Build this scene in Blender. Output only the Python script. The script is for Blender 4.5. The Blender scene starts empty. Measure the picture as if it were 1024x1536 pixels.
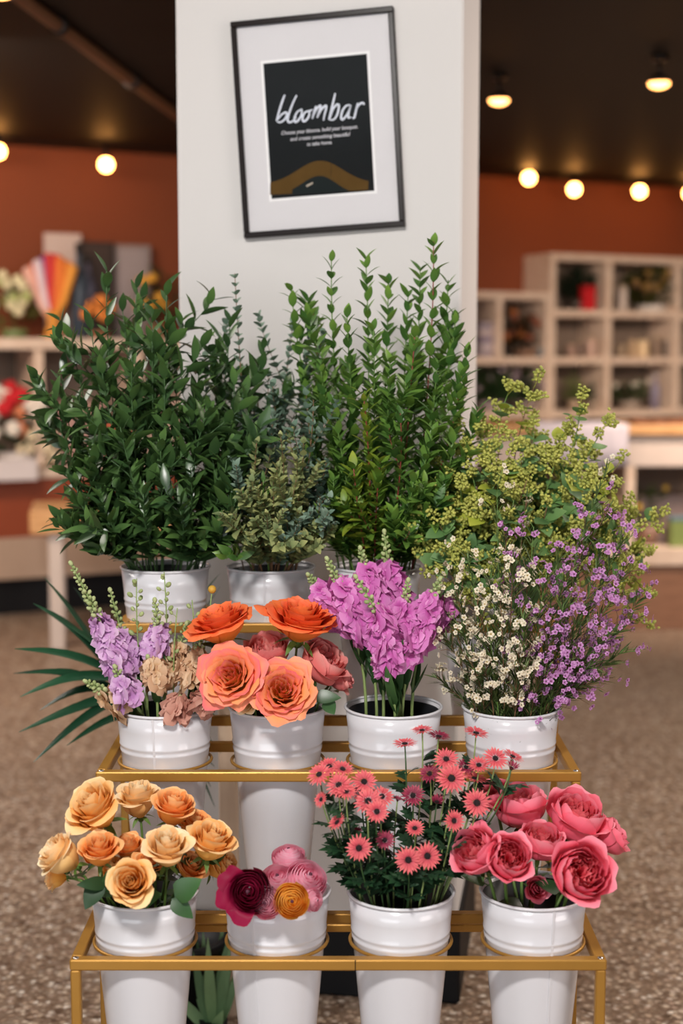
import bpy, math, random
from mathutils import Vector, Matrix

random.seed(7)
SC = bpy.context.scene
COL = SC.collection
V = Vector
PI = math.pi

# ------------------------------------------------------------------ camera
F = 2133.3          # focal length in pixels of the 1024 x 1536 frame (50 mm lens on a 36 mm tall frame)
CAMZ = 1.64
PITCH = math.radians(6.1)
CP, SP = math.cos(PITCH), math.sin(PITCH)

def ray(px, py):
    u, v = (px - 512) / F, (768 - py) / F
    return V((u, CP + v * SP, -SP + v * CP))

def P(px, py, Y):
    d = ray(px, py)
    t = Y / d.y
    return V((d.x * t, Y, CAMZ + d.z * t))

def ppm(p):
    """pixels per metre at a point"""
    return F / (p.y * CP + (CAMZ - p.z) * SP)

cam_d = bpy.data.cameras.new('camera')
cam = bpy.data.objects.new('camera', cam_d)
COL.objects.link(cam)
cam.location = (0, 0, CAMZ)
cam.rotation_euler = (PI / 2 - PITCH, 0, 0)
cam_d.sensor_fit = 'VERTICAL'
cam_d.sensor_height = 36
cam_d.sensor_width = 24
cam_d.lens = 50
cam_d.clip_start = 0.05
cam_d.dof.use_dof = True
cam_d.dof.focus_distance = 2.80
cam_d.dof.aperture_fstop = 1.85
SC.camera = cam

# ------------------------------------------------------------------ object helpers
def tag(o, label=None, cat=None, group=None, kind=None):
    if label: o['label'] = label
    if cat: o['category'] = cat
    if group: o['group'] = group
    if kind: o['kind'] = kind
    return o

def thing(name, label, cat, loc=(0, 0, 0), group=None, rotz=0):
    o = bpy.data.objects.new(name, None)
    o.empty_display_size = 0.02
    COL.objects.link(o)
    o.location = loc
    o.rotation_euler = (0, 0, rotz)
    return tag(o, label, cat, group)

def place(name, mesh, parent=None, loc=(0, 0, 0), quat=None, scale=1.0):
    o = bpy.data.objects.new(name, mesh)
    COL.objects.link(o)
    if parent is not None: o.parent = parent
    o.location = loc
    if quat is not None:
        o.rotation_mode = 'QUATERNION'
        o.rotation_quaternion = quat
    o.scale = (scale,) * 3 if not hasattr(scale, '__len__') else scale
    return o

class MB:
    def __init__(s):
        s.v, s.f, s.c = [], [], []
    def add(s, p, c=(0, 0, 0)):
        s.v.append((p[0], p[1], p[2])); s.c.append(c)
        return len(s.v) - 1
    def mesh(s, name, mat, smooth=True):
        me = bpy.data.meshes.new(name)
        me.from_pydata(s.v, [], s.f)
        a = me.attributes.new('col', 'FLOAT_COLOR', 'POINT')
        flat = []
        for c in s.c: flat.extend((c[0], c[1], c[2], 1.0))
        a.data.foreach_set('color', flat)
        me.polygons.foreach_set('use_smooth', [smooth] * len(me.polygons))
        me.materials.append(mat)
        me.update()
        return me
    def build(s, name, mat, parent=None, smooth=True, loc=(0, 0, 0)):
        return place(name, s.mesh(name, mat, smooth), parent, loc)
    # --- shapes
    def box(s, lo, hi, M=None, c=(0, 0, 0)):
        b = len(s.v)
        for z in (lo[2], hi[2]):
            for x, y in ((lo[0], lo[1]), (hi[0], lo[1]), (hi[0], hi[1]), (lo[0], hi[1])):
                p = V((x, y, z))
                s.add(M @ p if M else p, c)
        for q in ((3, 2, 1, 0), (4, 5, 6, 7), (0, 1, 5, 4), (1, 2, 6, 5), (2, 3, 7, 6), (3, 0, 4, 7)):
            s.f.append(tuple(b + k for k in q))
        return s
    def bbox(s, lo, hi, bev=0.003, M=None):
        """box with chamfered edges along all axes"""
        x0, y0, z0 = lo; x1, y1, z1 = hi
        b = min(bev, (x1 - x0) * .45, (y1 - y0) * .45, (z1 - z0) * .45)
        rings = []
        def ring(ins, z):
            pts = [(x0 + ins + b, y0 + ins), (x1 - ins - b, y0 + ins), (x1 - ins, y0 + ins + b), (x1 - ins, y1 - ins - b),
                   (x1 - ins - b, y1 - ins), (x0 + ins + b, y1 - ins), (x0 + ins, y1 - ins - b), (x0 + ins, y0 + ins + b)]
            r = []
            for x, y in pts:
                p = V((x, y, z))
                r.append(s.add(M @ p if M else p))
            rings.append(r)
        ring(b * .6, z0); ring(0, z0 + b); ring(0, z1 - b); ring(b * .6, z1)
        for a, c in zip(rings, rings[1:]):
            for i in range(8):
                j = (i + 1) % 8
                s.f.append((a[i], a[j], c[j], c[i]))
        s.f.append(tuple(reversed(rings[0]))); s.f.append(tuple(rings[-1]))
        return s
    def tube(s, pts, r0, r1=None, n=5, cap=True, c=(0, 0, 0)):
        if r1 is None: r1 = r0
        m = len(pts)
        up = None
        rings = []
        for i, p in enumerate(pts):
            p = V(p)
            a = V(pts[max(i - 1, 0)]); b = V(pts[min(i + 1, m - 1)])
            t = (b - a)
            if t.length < 1e-9: t = V((0, 0, 1))
            t.normalize()
            if up is None:
                up = t.orthogonal().normalized()
            else:
                up = (up - t * up.dot(t))
                if up.length < 1e-6: up = t.orthogonal()
                up.normalize()
            w = t.cross(up)
            r = r0 + (r1 - r0) * i / max(m - 1, 1)
            rings.append([s.add(p + up * (r * math.cos(2 * PI * k / n)) + w * (r * math.sin(2 * PI * k / n)), c) for k in range(n)])
        for a, b in zip(rings, rings[1:]):
            for k in range(n):
                l = (k + 1) % n
                s.f.append((a[k], a[l], b[l], b[k]))
        if cap:
            s.f.append(tuple(reversed(rings[0]))); s.f.append(tuple(rings[-1]))
        return s
    def lathe(s, prof, n=32, M=None, closed=False, c=(0, 0, 0)):
        rings = []
        for r, z in prof:
            ring = []
            for k in range(n):
                a = 2 * PI * k / n
                p = V((r * math.cos(a), r * math.sin(a), z))
                ring.append(s.add(M @ p if M else p, c))
            rings.append(ring)
        pairs = list(zip(rings, rings[1:]))
        if closed: pairs.append((rings[-1], rings[0]))
        for a, b in pairs:
            for k in range(n):
                l = (k + 1) % n
                s.f.append((a[k], a[l], b[l], b[k]))
        return s
    def ball(s, p, r, n=6, m=4, c=(0, 0, 0), sq=1.0, ax=None):
        p = V(p)
        M = Matrix.Identity(3)
        if ax is not None:
            M = V((0, 0, 1)).rotation_difference(V(ax)).to_matrix()
        top = s.add(p + M @ V((0, 0, r * sq)), c)
        rings = []
        for i in range(1, m):
            a = PI * i / m
            rings.append([s.add(p + M @ V((r * math.sin(a) * math.cos(2 * PI * k / n), r * math.sin(a) * math.sin(2 * PI * k / n), r * sq * math.cos(a))), c) for k in range(n)])
        bot = s.add(p + M @ V((0, 0, -r * sq)), c)
        for k in range(n):
            l = (k + 1) % n
            s.f.append((top, rings[0][k], rings[0][l]))
            s.f.append((bot, rings[-1][l], rings[-1][k]))
        for a, b in zip(rings, rings[1:]):
            for k in range(n):
                l = (k + 1) % n
                s.f.append((a[k], b[k], b[l], a[l]))
        return s
    def leaf(s, base, d, nrm, L, W, bend=0.25, fold=0.25, shape='lance', nst=5, rnd=None):
        base = V(base); d = V(d).normalized()
        nrm = V(nrm); nrm = nrm - d * nrm.dot(d)
        if nrm.length < 1e-4: nrm = d.orthogonal()
        nrm.normalize()
        side = d.cross(nrm)
        rnd = random.random() if rnd is None else rnd
        rows = []
        for i in range(nst + 1):
            t = i / nst
            if shape == 'lance': w = math.sin(PI * t ** 0.8) ** 0.9
            elif shape == 'round': w = math.sqrt(max(0, 1 - (2 * (t * .96 + .02) - 1) ** 2))
            elif shape == 'ovate': w = math.sin(PI * t ** 0.62) ** 0.8
            elif shape == 'strap': w = min(1, t * 5 + .35) * (1 - max(0, t - .6) / .42) ** .7 if t < 1 else 0.02
            elif shape == 'obovate': w = math.sin(PI * min(t ** 1.35, 1)) ** 0.8
            else: w = 1
            w = max(w, 0.03) * W * .5
            ang = bend * t
            c = base + d * (L * t * (1 - .12 * abs(bend) * t)) - nrm * (L * bend * t * t * .5)
            up = nrm + d * ang
            up.normalize()
            rows.append((s.add(c - side * w + up * (fold * w), (t, 1, rnd)), s.add(c, (t, 0, rnd)), s.add(c + side * w + up * (fold * w), (t, 1, rnd))))
        for a, b in zip(rows, rows[1:]):
            s.f.append((a[0], a[1], b[1], b[0])); s.f.append((a[1], a[2], b[2], b[1]))
        return s
    def petal(s, phi, rho, H, hw, opn=0.0, curl=0.0, droop=0.0, ruf=0.0, nu=8, nv=8, rnd=None, skew=0.1, top=.25, z0=0.0, foot=.3, tipw=.85):
        """one cupped petal of a flower whose axis is +z"""
        rnd = random.random() if rnd is None else rnd
        ph1, ph2 = random.random() * 6.3, random.random() * 6.3
        rows = []
        for i in range(nv + 1):
            v = i / nv
            row = []
            for j in range(nu + 1):
                u = -1 + 2 * j / nu
                vv = v * (1 - top * abs(u) ** 3.2)
                wf = .45 + .55 * math.sin(PI * .5 * min(1, v / .6))
                if v > .6: wf *= 1 - (1 - tipw) * ((v - .6) / .4) ** 2
                a = phi + u * hw * wf
                q = min(1, vv / .55)
                r = rho * (foot + (1 - foot) * math.sin(PI * .5 * q)) * (1 + skew * u)
                k = max(0, vv - .62) / .38
                r += opn * vv ** 1.6 + curl * k * k
                z = z0 + H * vv - droop * k * k
                if ruf:
                    w = ruf * (vv ** 2.2) * (math.sin(u * 4.2 + ph1) * .6 + math.sin(u * 8.5 + ph2) * .4)
                    r += w; z += w * .6
                row.append(s.add((r * math.cos(a), r * math.sin(a), z), (vv, abs(u), rnd)))
            rows.append(row)
        for a, b in zip(rows, rows[1:]):
            for j in range(nu):
                s.f.append((a[j], a[j + 1], b[j + 1], b[j]))
        return s

def jit(a): return random.uniform(-a, a)
def rv(a): return V((jit(a), jit(a), jit(a)))

# ------------------------------------------------------------------ materials
def lin(h):
    h = h.lstrip('#')
    r = []
    for i in (0, 2, 4):
        c = int(h[i:i + 2], 16) / 255
        r.append(c / 12.92 if c <= .04045 else ((c + .055) / 1.055) ** 2.4)
    return (*r, 1.0)

def newmat(name):
    m = bpy.data.materials.new(name)
    m.use_nodes = True
    nt = m.node_tree
    nt.nodes.clear()
    return m, nt, nt.nodes, nt.links

def N(nodes, t, **kw):
    n = nodes.new(t)
    for k, v in kw.items(): setattr(n, k, v)
    return n

def plain(name, col, rough=.5, metal=0.0, spec=.5, var=.06, scale=8, bump=0.0, coat=0.0, bscale=60):
    """principled surface with a soft procedural tone variation"""
    m, nt, ns, ln = newmat(name)
    out = N(ns, 'ShaderNodeOutputMaterial'); b = N(ns, 'ShaderNodeBsdfPrincipled')
    tc = N(ns, 'ShaderNodeTexCoord'); no = N(ns, 'ShaderNodeTexNoise')
    no.inputs['Scale'].default_value = scale; no.inputs['Detail'].default_value = 3
    ln.new(tc.outputs['Object'], no.inputs['Vector'])
    mx = N(ns, 'ShaderNodeMix', data_type='RGBA')
    c = lin(col)
    mx.inputs['A'].default_value = tuple(max(0, x * (1 - var)) for x in c[:3]) + (1,)
    mx.inputs['B'].default_value = tuple(min(1, x * (1 + var)) for x in c[:3]) + (1,)
    ln.new(no.outputs['Fac'], mx.inputs['Factor'])
    ln.new(mx.outputs['Result'], b.inputs['Base Color'])
    b.inputs['Roughness'].default_value = rough; b.inputs['Metallic'].default_value = metal
    b.inputs['Specular IOR Level'].default_value = spec
    b.inputs['Coat Weight'].default_value = coat
    if bump:
        n2 = N(ns, 'ShaderNodeTexNoise'); n2.inputs['Scale'].default_value = bscale
        ln.new(tc.outputs['Object'], n2.inputs['Vector'])
        bp = N(ns, 'ShaderNodeBump'); bp.inputs['Strength'].default_value = bump; bp.inputs['Distance'].default_value = .004
        ln.new(n2.outputs['Fac'], bp.inputs['Height']); ln.new(bp.outputs['Normal'], b.inputs['Normal'])
    ln.new(b.outputs[0], out.inputs[0])
    return m

def sheet(name, stops, edge=None, alt=None, rough=.5, trans=.3, spec=.3, altmix=.5, noise=.12, nscale=60, veins=False):
    """petal or leaf: colour runs from the base to the tip, varies from one petal to the next; lets some light through"""
    m, nt, ns, ln = newmat(name)
    out = N(ns, 'ShaderNodeOutputMaterial'); b = N(ns, 'ShaderNodeBsdfPrincipled')
    at = N(ns, 'ShaderNodeAttribute', attribute_name='col'); sp = N(ns, 'ShaderNodeSeparateColor')
    ln.new(at.outputs['Color'], sp.inputs[0])
    rp = N(ns, 'ShaderNodeValToRGB')
    el = rp.color_ramp.elements
    while len(el) < len(stops): el.new(.5)
    for e, (p, c) in zip(el, stops): e.position = p; e.color = lin(c)
    ln.new(sp.outputs[0], rp.inputs[0])
    cur = rp.outputs[0]
    if edge:
        mp = N(ns, 'ShaderNodeMapRange'); mp.inputs[1].default_value = .72; mp.inputs[2].default_value = 1.0
        mp.inputs[3].default_value = 0; mp.inputs[4].default_value = .8
        ln.new(sp.outputs[0], mp.inputs[0])
        mx = N(ns, 'ShaderNodeMix', data_type='RGBA'); ln.new(mp.outputs[0], mx.inputs['Factor'])
        ln.new(cur, mx.inputs['A']); mx.inputs['B'].default_value = lin(edge)
        cur = mx.outputs['Result']
    if alt:
        mm = N(ns, 'ShaderNodeMath', operation='MULTIPLY'); mm.inputs[1].default_value = altmix * 2
        ln.new(sp.outputs[2], mm.inputs[0])
        mx = N(ns, 'ShaderNodeMix', data_type='RGBA'); ln.new(mm.outputs[0], mx.inputs['Factor'])
        ln.new(cur, mx.inputs['A']); mx.inputs['B'].default_value = lin(alt)
        cur = mx.outputs['Result']
    tc = N(ns, 'ShaderNodeTexCoord'); no = N(ns, 'ShaderNodeTexNoise')
    no.inputs['Scale'].default_value = nscale
    ln.new(tc.outputs['Object'], no.inputs['Vector'])
    hs = N(ns, 'ShaderNodeHueSaturation')
    mr = N(ns, 'ShaderNodeMapRange'); mr.inputs[3].default_value = 1 - noise; mr.inputs[4].default_value = 1 + noise
    ln.new(no.outputs['Fac'], mr.inputs[0]); ln.new(mr.outputs[0], hs.inputs['Value'])
    ln.new(cur, hs.inputs['Color'])
    cur = hs.outputs[0]
    ln.new(cur, b.inputs['Base Color'])
    b.inputs['Roughness'].default_value = rough; b.inputs['Specular IOR Level'].default_value = spec
    tr = N(ns, 'ShaderNodeBsdfTranslucent'); ln.new(cur, tr.inputs[0])
    ms = N(ns, 'ShaderNodeMixShader'); ms.inputs[0].default_value = trans * .7
    ln.new(b.outputs[0], ms.inputs[1]); ln.new(tr.outputs[0], ms.inputs[2])
    ln.new(ms.outputs[0], out.inputs[0])
    return m

def emit(name, col, strength):
    m, nt, ns, ln = newmat(name)
    out = N(ns, 'ShaderNodeOutputMaterial'); e = N(ns, 'ShaderNodeEmission')
    e.inputs[0].default_value = lin(col); e.inputs[1].default_value = strength
    ln.new(e.outputs[0], out.inputs[0])
    return m

def glassmat(name):
    m, nt, ns, ln = newmat(name)
    out = N(ns, 'ShaderNodeOutputMaterial'); t = N(ns, 'ShaderNodeBsdfTransparent'); g = N(ns, 'ShaderNodeBsdfGlossy')
    g.inputs['Roughness'].default_value = .03
    fr = N(ns, 'ShaderNodeFresnel'); fr.inputs[0].default_value = 1.45
    ms = N(ns, 'ShaderNodeMixShader')
    ln.new(fr.outputs[0], ms.inputs[0]); ln.new(t.outputs[0], ms.inputs[1]); ln.new(g.outputs[0], ms.inputs[2])
    ln.new(ms.outputs[0], out.inputs[0])
    return m

def wood(name, c1, c2, rough=.45, sc=(1, 1, 12)):
    m, nt, ns, ln = newmat(name)
    out = N(ns, 'ShaderNodeOutputMaterial'); b = N(ns, 'ShaderNodeBsdfPrincipled')
    tc = N(ns, 'ShaderNodeTexCoord'); mp = N(ns, 'ShaderNodeMapping'); mp.inputs['Scale'].default_value = sc
    no = N(ns, 'ShaderNodeTexNoise'); no.inputs['Scale'].default_value = 6; no.inputs['Detail'].default_value = 6
    ln.new(tc.outputs['Object'], mp.inputs[0]); ln.new(mp.outputs[0], no.inputs['Vector'])
    rp = N(ns, 'ShaderNodeValToRGB'); rp.color_ramp.elements[0].position = .3; rp.color_ramp.elements[1].position = .7
    rp.color_ramp.elements[0].color = lin(c1); rp.color_ramp.elements[1].color = lin(c2)
    ln.new(no.outputs['Fac'], rp.inputs[0]); ln.new(rp.outputs[0], b.inputs['Base Color'])
    b.inputs['Roughness'].default_value = rough
    ln.new(b.outputs[0], out.inputs[0])
    return m

def floormat():
    m, nt, ns, ln = newmat('pebble_terrazzo')
    out = N(ns, 'ShaderNodeOutputMaterial'); b = N(ns, 'ShaderNodeBsdfPrincipled')
    tc = N(ns, 'ShaderNodeTexCoord')
    vo = N(ns, 'ShaderNodeTexVoronoi'); vo.inputs['Scale'].default_value = 60
    vo.inputs['Randomness'].default_value = 1
    nz = N(ns, 'ShaderNodeTexNoise'); nz.inputs['Scale'].default_value = 70
    mv = N(ns, 'ShaderNodeMix', data_type='RGBA', blend_type='LINEAR_LIGHT'); mv.inputs['Factor'].default_value = .006
    ln.new(tc.outputs['Object'], mv.inputs['A']); ln.new(nz.outputs['Color'], mv.inputs['B'])
    ln.new(tc.outputs['Object'], nz.inputs['Vector'])
    ln.new(mv.outputs['Result'], vo.inputs['Vector'])
    sp = N(ns, 'ShaderNodeSeparateColor'); ln.new(vo.outputs['Color'], sp.inputs[0])
    rp = N(ns, 'ShaderNodeValToRGB')
    st = [(0, '#4c3c32'), (.16, '#9c8470'), (.34, '#c4ac94'), (.5, '#86705e'), (.66, '#d8c6b0'), (.82, '#a68c7a'), (1, '#eee2d2')]
    el = rp.color_ramp.elements
    while len(el) < len(st): el.new(.5)
    for e, (p, c) in zip(el, st): e.position = p; e.color = lin(c)
    ln.new(sp.outputs[0], rp.inputs[0])
    mr = N(ns, 'ShaderNodeMapRange'); mr.inputs[1].default_value = .25; mr.inputs[2].default_value = .6
    mr.inputs[3].default_value = 0; mr.inputs[4].default_value = .75
    ln.new(vo.outputs['Distance'], mr.inputs[0])
    mx = N(ns, 'ShaderNodeMix', data_type='RGBA'); ln.new(mr.outputs[0], mx.inputs['Factor'])
    ln.new(rp.outputs[0], mx.inputs['A']); mx.inputs['B'].default_value = lin('#66513f')
    n2 = N(ns, 'ShaderNodeTexNoise'); n2.inputs['Scale'].default_value = 1.3
    ln.new(tc.outputs['Object'], n2.inputs['Vector'])
    hs = N(ns, 'ShaderNodeHueSaturation'); m2 = N(ns, 'ShaderNodeMapRange')
    m2.inputs[3].default_value = .85; m2.inputs[4].default_value = 1.15
    ln.new(n2.outputs['Fac'], m2.inputs[0]); ln.new(m2.outputs[0], hs.inputs['Value']); ln.new(mx.outputs['Result'], hs.inputs['Color'])
    ln.new(hs.outputs[0], b.inputs['Base Color'])
    b.inputs['Roughness'].default_value = .42
    ln.new(b.outputs[0], out.inputs[0])
    return m

M_floor = floormat()
M_wall = plain('rust_paint', '#7c3b19', .75, var=.08, scale=1.5)
M_ceil = plain('black_ceiling_paint', '#0a0908', .6, spec=.22, var=.25, scale=1.2)
M_pillar = plain('white_plaster', '#d5d1ce', .75, var=.02, scale=2, bump=.05, bscale=40)
M_black = plain('black_board', '#0d0e11', .5, spec=.25)
M_sidewall = plain('side_wall_paint', '#4a2c20', .8)
M_enamel = plain('white_enamel', '#dedde1', .16, var=.012, scale=4, spec=.5, coat=.3)
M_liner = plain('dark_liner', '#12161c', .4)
M_gold = plain('brushed_gold', '#b5853a', .42, metal=.45, var=.12, scale=14)
M_screw = plain('steel_screw', '#c9c6c0', .25, metal=1)
M_frame = plain('dark_frame_wood', '#1a1210', .3, spec=.15)
M_mat = plain('white_mat_board', '#dcd8d9', .8, var=.01)
M_bevel = plain('mat_bevel', '#f6f3f2', .8, var=.01)
M_print = plain('charcoal_print', '#242627', .9, spec=.05, var=.1, scale=5)
M_ochre = plain('ochre_print', '#604826', .9, spec=.05, var=.15, scale=30)
M_slate = plain('slate_print', '#262c2c', .9, spec=.05, var=.1)
M_cream = plain('cream_print', '#b9aa96', .6)
M_ink = plain('white_ink', '#dfe2ec', .6)
M_ink2 = plain('grey_ink', '#cfccd0', .6)
M_faint = plain('faint_line_ink', '#2b2c2b', .9, spec=.05)
M_glass = glassmat('picture_glass')
M_shelf = wood('pale_shelf', '#cdb49f', '#dcc8b6', .55, (2, 2, 2))
M_shelfin = plain('shelf_back', '#75665a', .7)
M_oak = wood('oak_slab', '#b98550', '#d6a873', .45, (1, 8, 8))
M_leg = plain('pale_leg', '#c9bab0', .5)
M_beige = plain('beige_panel', '#b39a86', .6)
M_rustpanel = plain('rust_panel', '#8a3c1a', .6)
M_brownpanel = wood('brown_panel', '#7a5640', '#946a50', .5, (1, 1, 10))
M_bulb = emit('warm_bulb', '#ffae5a', 26)
M_spot = emit('warm_spot', '#ffae62', 8)
M_metal = plain('dark_metal', '#2a2522', .4, metal=.6)
M_pipe = plain('copper_brown_pipe', '#6e4a34', .45)
M_brick = plain('moss', '#3a4a2e', .9)

G_ruscus = sheet('ruscus_leaf', [(0, '#3e5c30'), (1, '#638644')], alt='#28422a', rough=.3, trans=.16, spec=.5, altmix=.38, noise=.2, nscale=25)
G_myrtle = sheet('myrtle_leaf', [(0, '#587c34'), (1, '#86aa48')], alt='#36602e', rough=.36, trans=.25, spec=.45, altmix=.42, noise=.2, nscale=30)
G_myrtle2 = sheet('myrtle_leaf_young', [(0, '#6a8a30'), (1, '#a0a838')], alt='#4b7a30', rough=.4, trans=.3, altmix=.4, noise=.2)
G_euc = sheet('eucalyptus_leaf', [(0, '#6a8270'), (1, '#93a894')], alt='#55705e', rough=.55, trans=.15, spec=.3, altmix=.4)
G_parv = sheet('olive_leaf', [(0, '#86905a'), (1, '#bcba78')], alt='#647a54', rough=.5, trans=.2, altmix=.45)
G_seedleaf = sheet('seeded_eucalyptus_leaf', [(0, '#628a4c'), (1, '#86a868')], alt='#487048', rough=.45, trans=.3, altmix=.35)
G_lime = sheet('lime_leaf', [(0, '#9fae3a'), (1, '#c2c552')], rough=.45, trans=.35)
G_seed = sheet('green_seed', [(0, '#b8b856'), (1, '#d0cc6c')], alt='#a0a650', rough=.55, trans=.12)
G_rose = sheet('rose_leaf', [(0, '#31552a'), (1, '#3f6a34')], alt='#1e3820', rough=.36, trans=.12, spec=.5, altmix=.4)
G_daisy = sheet('daisy_leaf', [(0, '#1f3c26'), (1, '#2c5030')], alt='#152b1c', rough=.45, trans=.12, altmix=.4)
G_palm = sheet('palm_leaf', [(0, '#1f4a33'), (1, '#2d5c3e')], alt='#143322', rough=.35, trans=.15, spec=.5, altmix=.4)
G_stockleaf = sheet('stock_leaf', [(0, '#3b5c30'), (1, '#567a45')], alt='#26452a', rough=.5, trans=.2, altmix=.4)
G_needle = sheet('needle_leaf', [(0, '#54683a'), (1, '#788a4a')], alt='#3c4e2c', rough=.5, trans=.2)
M_stemgreen = plain('green_stem', '#5f7f3a', .5, var=.15)
M_stemdark = plain('dark_green_stem', '#3c5a30', .5, var=.15)
M_stembrown = plain('brown_stem', '#7a5a3e', .6, var=.2)
M_stemred = plain('red_stem', '#8a3c34', .5, var=.2)
M_stempale = plain('pale_stem', '#8ba060', .5, var=.12)
M_bud = sheet('pale_bud', [(0, '#a6b478'), (1, '#c6cc98')], alt='#93a468', rough=.6, trans=.15)
M_yellowbud = plain('yellow_bud', '#c99a35', .6, var=.15, scale=80)

T_peach = sheet('peach_petal', [(0, '#ffa638'), (.5, '#ffc060'), (1, '#ffd488')], edge='#ffe8ba', alt='#ffb04a', rough=.5, trans=.16, altmix=.3, noise=.06)
T_peachdeep = sheet('deep_peach_petal', [(0, '#fb9636'), (.5, '#ffac4e'), (1, '#ffc070')], edge='#ffdca6', alt='#ff963e', rough=.5, trans=.16, altmix=.3, noise=.06)
T_peachpale = sheet('pale_peach_petal', [(0, '#ffb864'), (.5, '#ffd088'), (1, '#ffe6b0')], edge='#fff4d8', alt='#ffc474', rough=.5, trans=.16, altmix=.3, noise=.06)
T_orange = sheet('orange_petal', [(0, '#ffa238'), (.5, '#ff8038'), (1, '#fa6640')], edge='#ff8c60', alt='#ff8a3c', rough=.48, trans=.16, altmix=.3, noise=.08)
T_coral = sheet('coral_edge_petal', [(0, '#ffb840'), (.55, '#ffab54'), (.82, '#fd9068'), (1, '#f67480')], alt='#ffbc68', rough=.48, trans=.16, altmix=.3, noise=.08)
T_salmon = sheet('salmon_petal', [(0, '#ee7672'), (.5, '#fa8e88'), (1, '#ffaaa0')], edge='#ffc0b6', alt='#ee7c80', rough=.5, trans=.3, altmix=.4)
T_pink = sheet('hot_pink_petal', [(0, '#e0445c'), (.5, '#f56e84'), (1, '#fc8c9e')], edge='#ffabb8', alt='#f2607a', rough=.5, trans=.16, altmix=.35, noise=.07)
T_pinkin = sheet('hot_pink_inner_petal', [(0, '#d83a48'), (.6, '#f05a66'), (1, '#fa7c86')], edge='#ff9a9e', alt='#e04458', rough=.5, trans=.16, altmix=.4)
T_burg = sheet('burgundy_petal', [(0, '#5a0c24'), (.6, '#861236'), (.9, '#a41c48'), (1, '#bc2a58')], alt='#7c1030', rough=.5, trans=.7, altmix=.4)
T_crim = sheet('crimson_petal', [(0, '#8c0c38'), (1, '#b81850')], alt='#9c1040', rough=.5, trans=.7)
T_rpink = sheet('ranunculus_pink_petal', [(0, '#f49ab8'), (.6, '#ffb4cc'), (.92, '#ffd0e0'), (1, '#ffe8f0')], alt='#ffbcd0', rough=.5, trans=.7, altmix=.4)
T_ryel = sheet('ranunculus_yellow_petal', [(0, '#ffb42c'), (.6, '#ffc64a'), (.92, '#ffd670'), (1, '#ffe8a8')], alt='#ffca50', rough=.5, trans=.7, altmix=.4)
T_daisy = sheet('coral_daisy_petal', [(0, '#c03a4e'), (.5, '#e6606a'), (1, '#f78e86')], alt='#dc6068', rough=.5, trans=.25, altmix=.4, noise=.12)
T_daisydark = sheet('dark_daisy_petal', [(0, '#7a1c38'), (.5, '#a03450'), (1, '#cc5a6c')], alt='#8a2444', rough=.5, trans=.25, altmix=.4)
M_disc = plain('dark_daisy_disc', '#231418', .8, var=.4, scale=300, bump=.6, bscale=500)
M_ringdisc = plain('disc_fringe', '#57283a', .8, var=.3, scale=300)
T_magenta = sheet('magenta_stock_petal', [(0, '#bc4c9c'), (.5, '#dc6cc0'), (1, '#ea8cd0')], edge='#f4b2e2', alt='#c858ac', rough=.5, trans=.35, altmix=.4)
T_lav = sheet('lavender_stock_petal', [(0, '#b87ebc'), (.5, '#d49cd2'), (1, '#e2b6e0')], edge='#eed0ea', alt='#c48cc4', rough=.5, trans=.35, altmix=.4)
T_tan = sheet('tan_stock_petal', [(0, '#c29a62'), (.5, '#d8b080'), (1, '#e6c49c')], edge='#eed4b4', alt='#cc9c78', rough=.55, trans=.3, altmix=.4)
T_dusty = sheet('dusty_pink_stock_petal', [(0, '#ba7a68'), (.5, '#d09282'), (1, '#dfac98')], alt='#bc8070', rough=.55, trans=.3, altmix=.4)
T_wwhite = sheet('white_wax_petal', [(0, '#d8cfae'), (1, '#efe6d6')], alt='#e6d4b6', rough=.4, trans=.25, altmix=.4)
T_wpurp = sheet('purple_wax_petal', [(0, '#9c5a94'), (.5, '#c88cc2'), (1, '#d8aad2')], alt='#b87ab2', rough=.4, trans=.25, altmix=.4)
M_waxw = plain('wax_centre_tan', '#a48a4c', .6)
M_waxp = plain('wax_centre_plum', '#6a2c50', .6)

# ------------------------------------------------------------------ the room
def struct(name, mb, mat, smooth=False, parent=None):
    o = mb.build(name, mat, parent, smooth)
    if parent is None: o['kind'] = 'structure'
    return o

CEIL = 3.05
# the back wall runs obliquely: farther away on the right
WA = math.radians(25.3)
WE = V((math.cos(WA), math.sin(WA), 0)); WN = V((math.sin(WA), -math.cos(WA), 0))
W0 = V((-2.3, 9.54, 0))
def wall_hit(px, py, d):
    """(s, z) where the sight line meets the plane d metres in front of the back wall"""
    r = ray(px, py)
    o = V((0, 0, CAMZ))
    q = W0 + WN * d
    t = (q - o).dot(WN) / r.dot(WN)
    p = o + r * t
    return (p - W0).dot(WE), p.z
WM = Matrix((( WE.x, WN.x, 0, W0.x), (WE.y, WN.y, 0, W0.y), (0, 0, 1, 0), (0, 0, 0, 1)))   # (s, d, z) -> world
def wpt(s, d, z): return WM @ V((s, d, z))

struct('floor', MB().box((-7, -3.2, -.1), (9, 15.5, 0)), M_floor)
struct('ceiling', MB().box((-7, -3.2, CEIL), (9, 15.5, CEIL + .12)), M_ceil)
struct('wall_back', MB().box((-5.6, -.15, 0), (11.5, 0, CEIL), WM), M_wall)
struct('front_blocker', MB().box((-7, -3.35, 2.35), (9, -3.2, CEIL)), M_sidewall)  # unseen header, added to keep bright reflections off the poster glass
struct('wall_left', MB().box((-7, -3.2, 0), (-6.85, 8.0, CEIL)), M_sidewall)
struct('wall_right', MB().box((8.85, -3.2, 0), (9, 15.5, CEIL)), M_sidewall)

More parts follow.
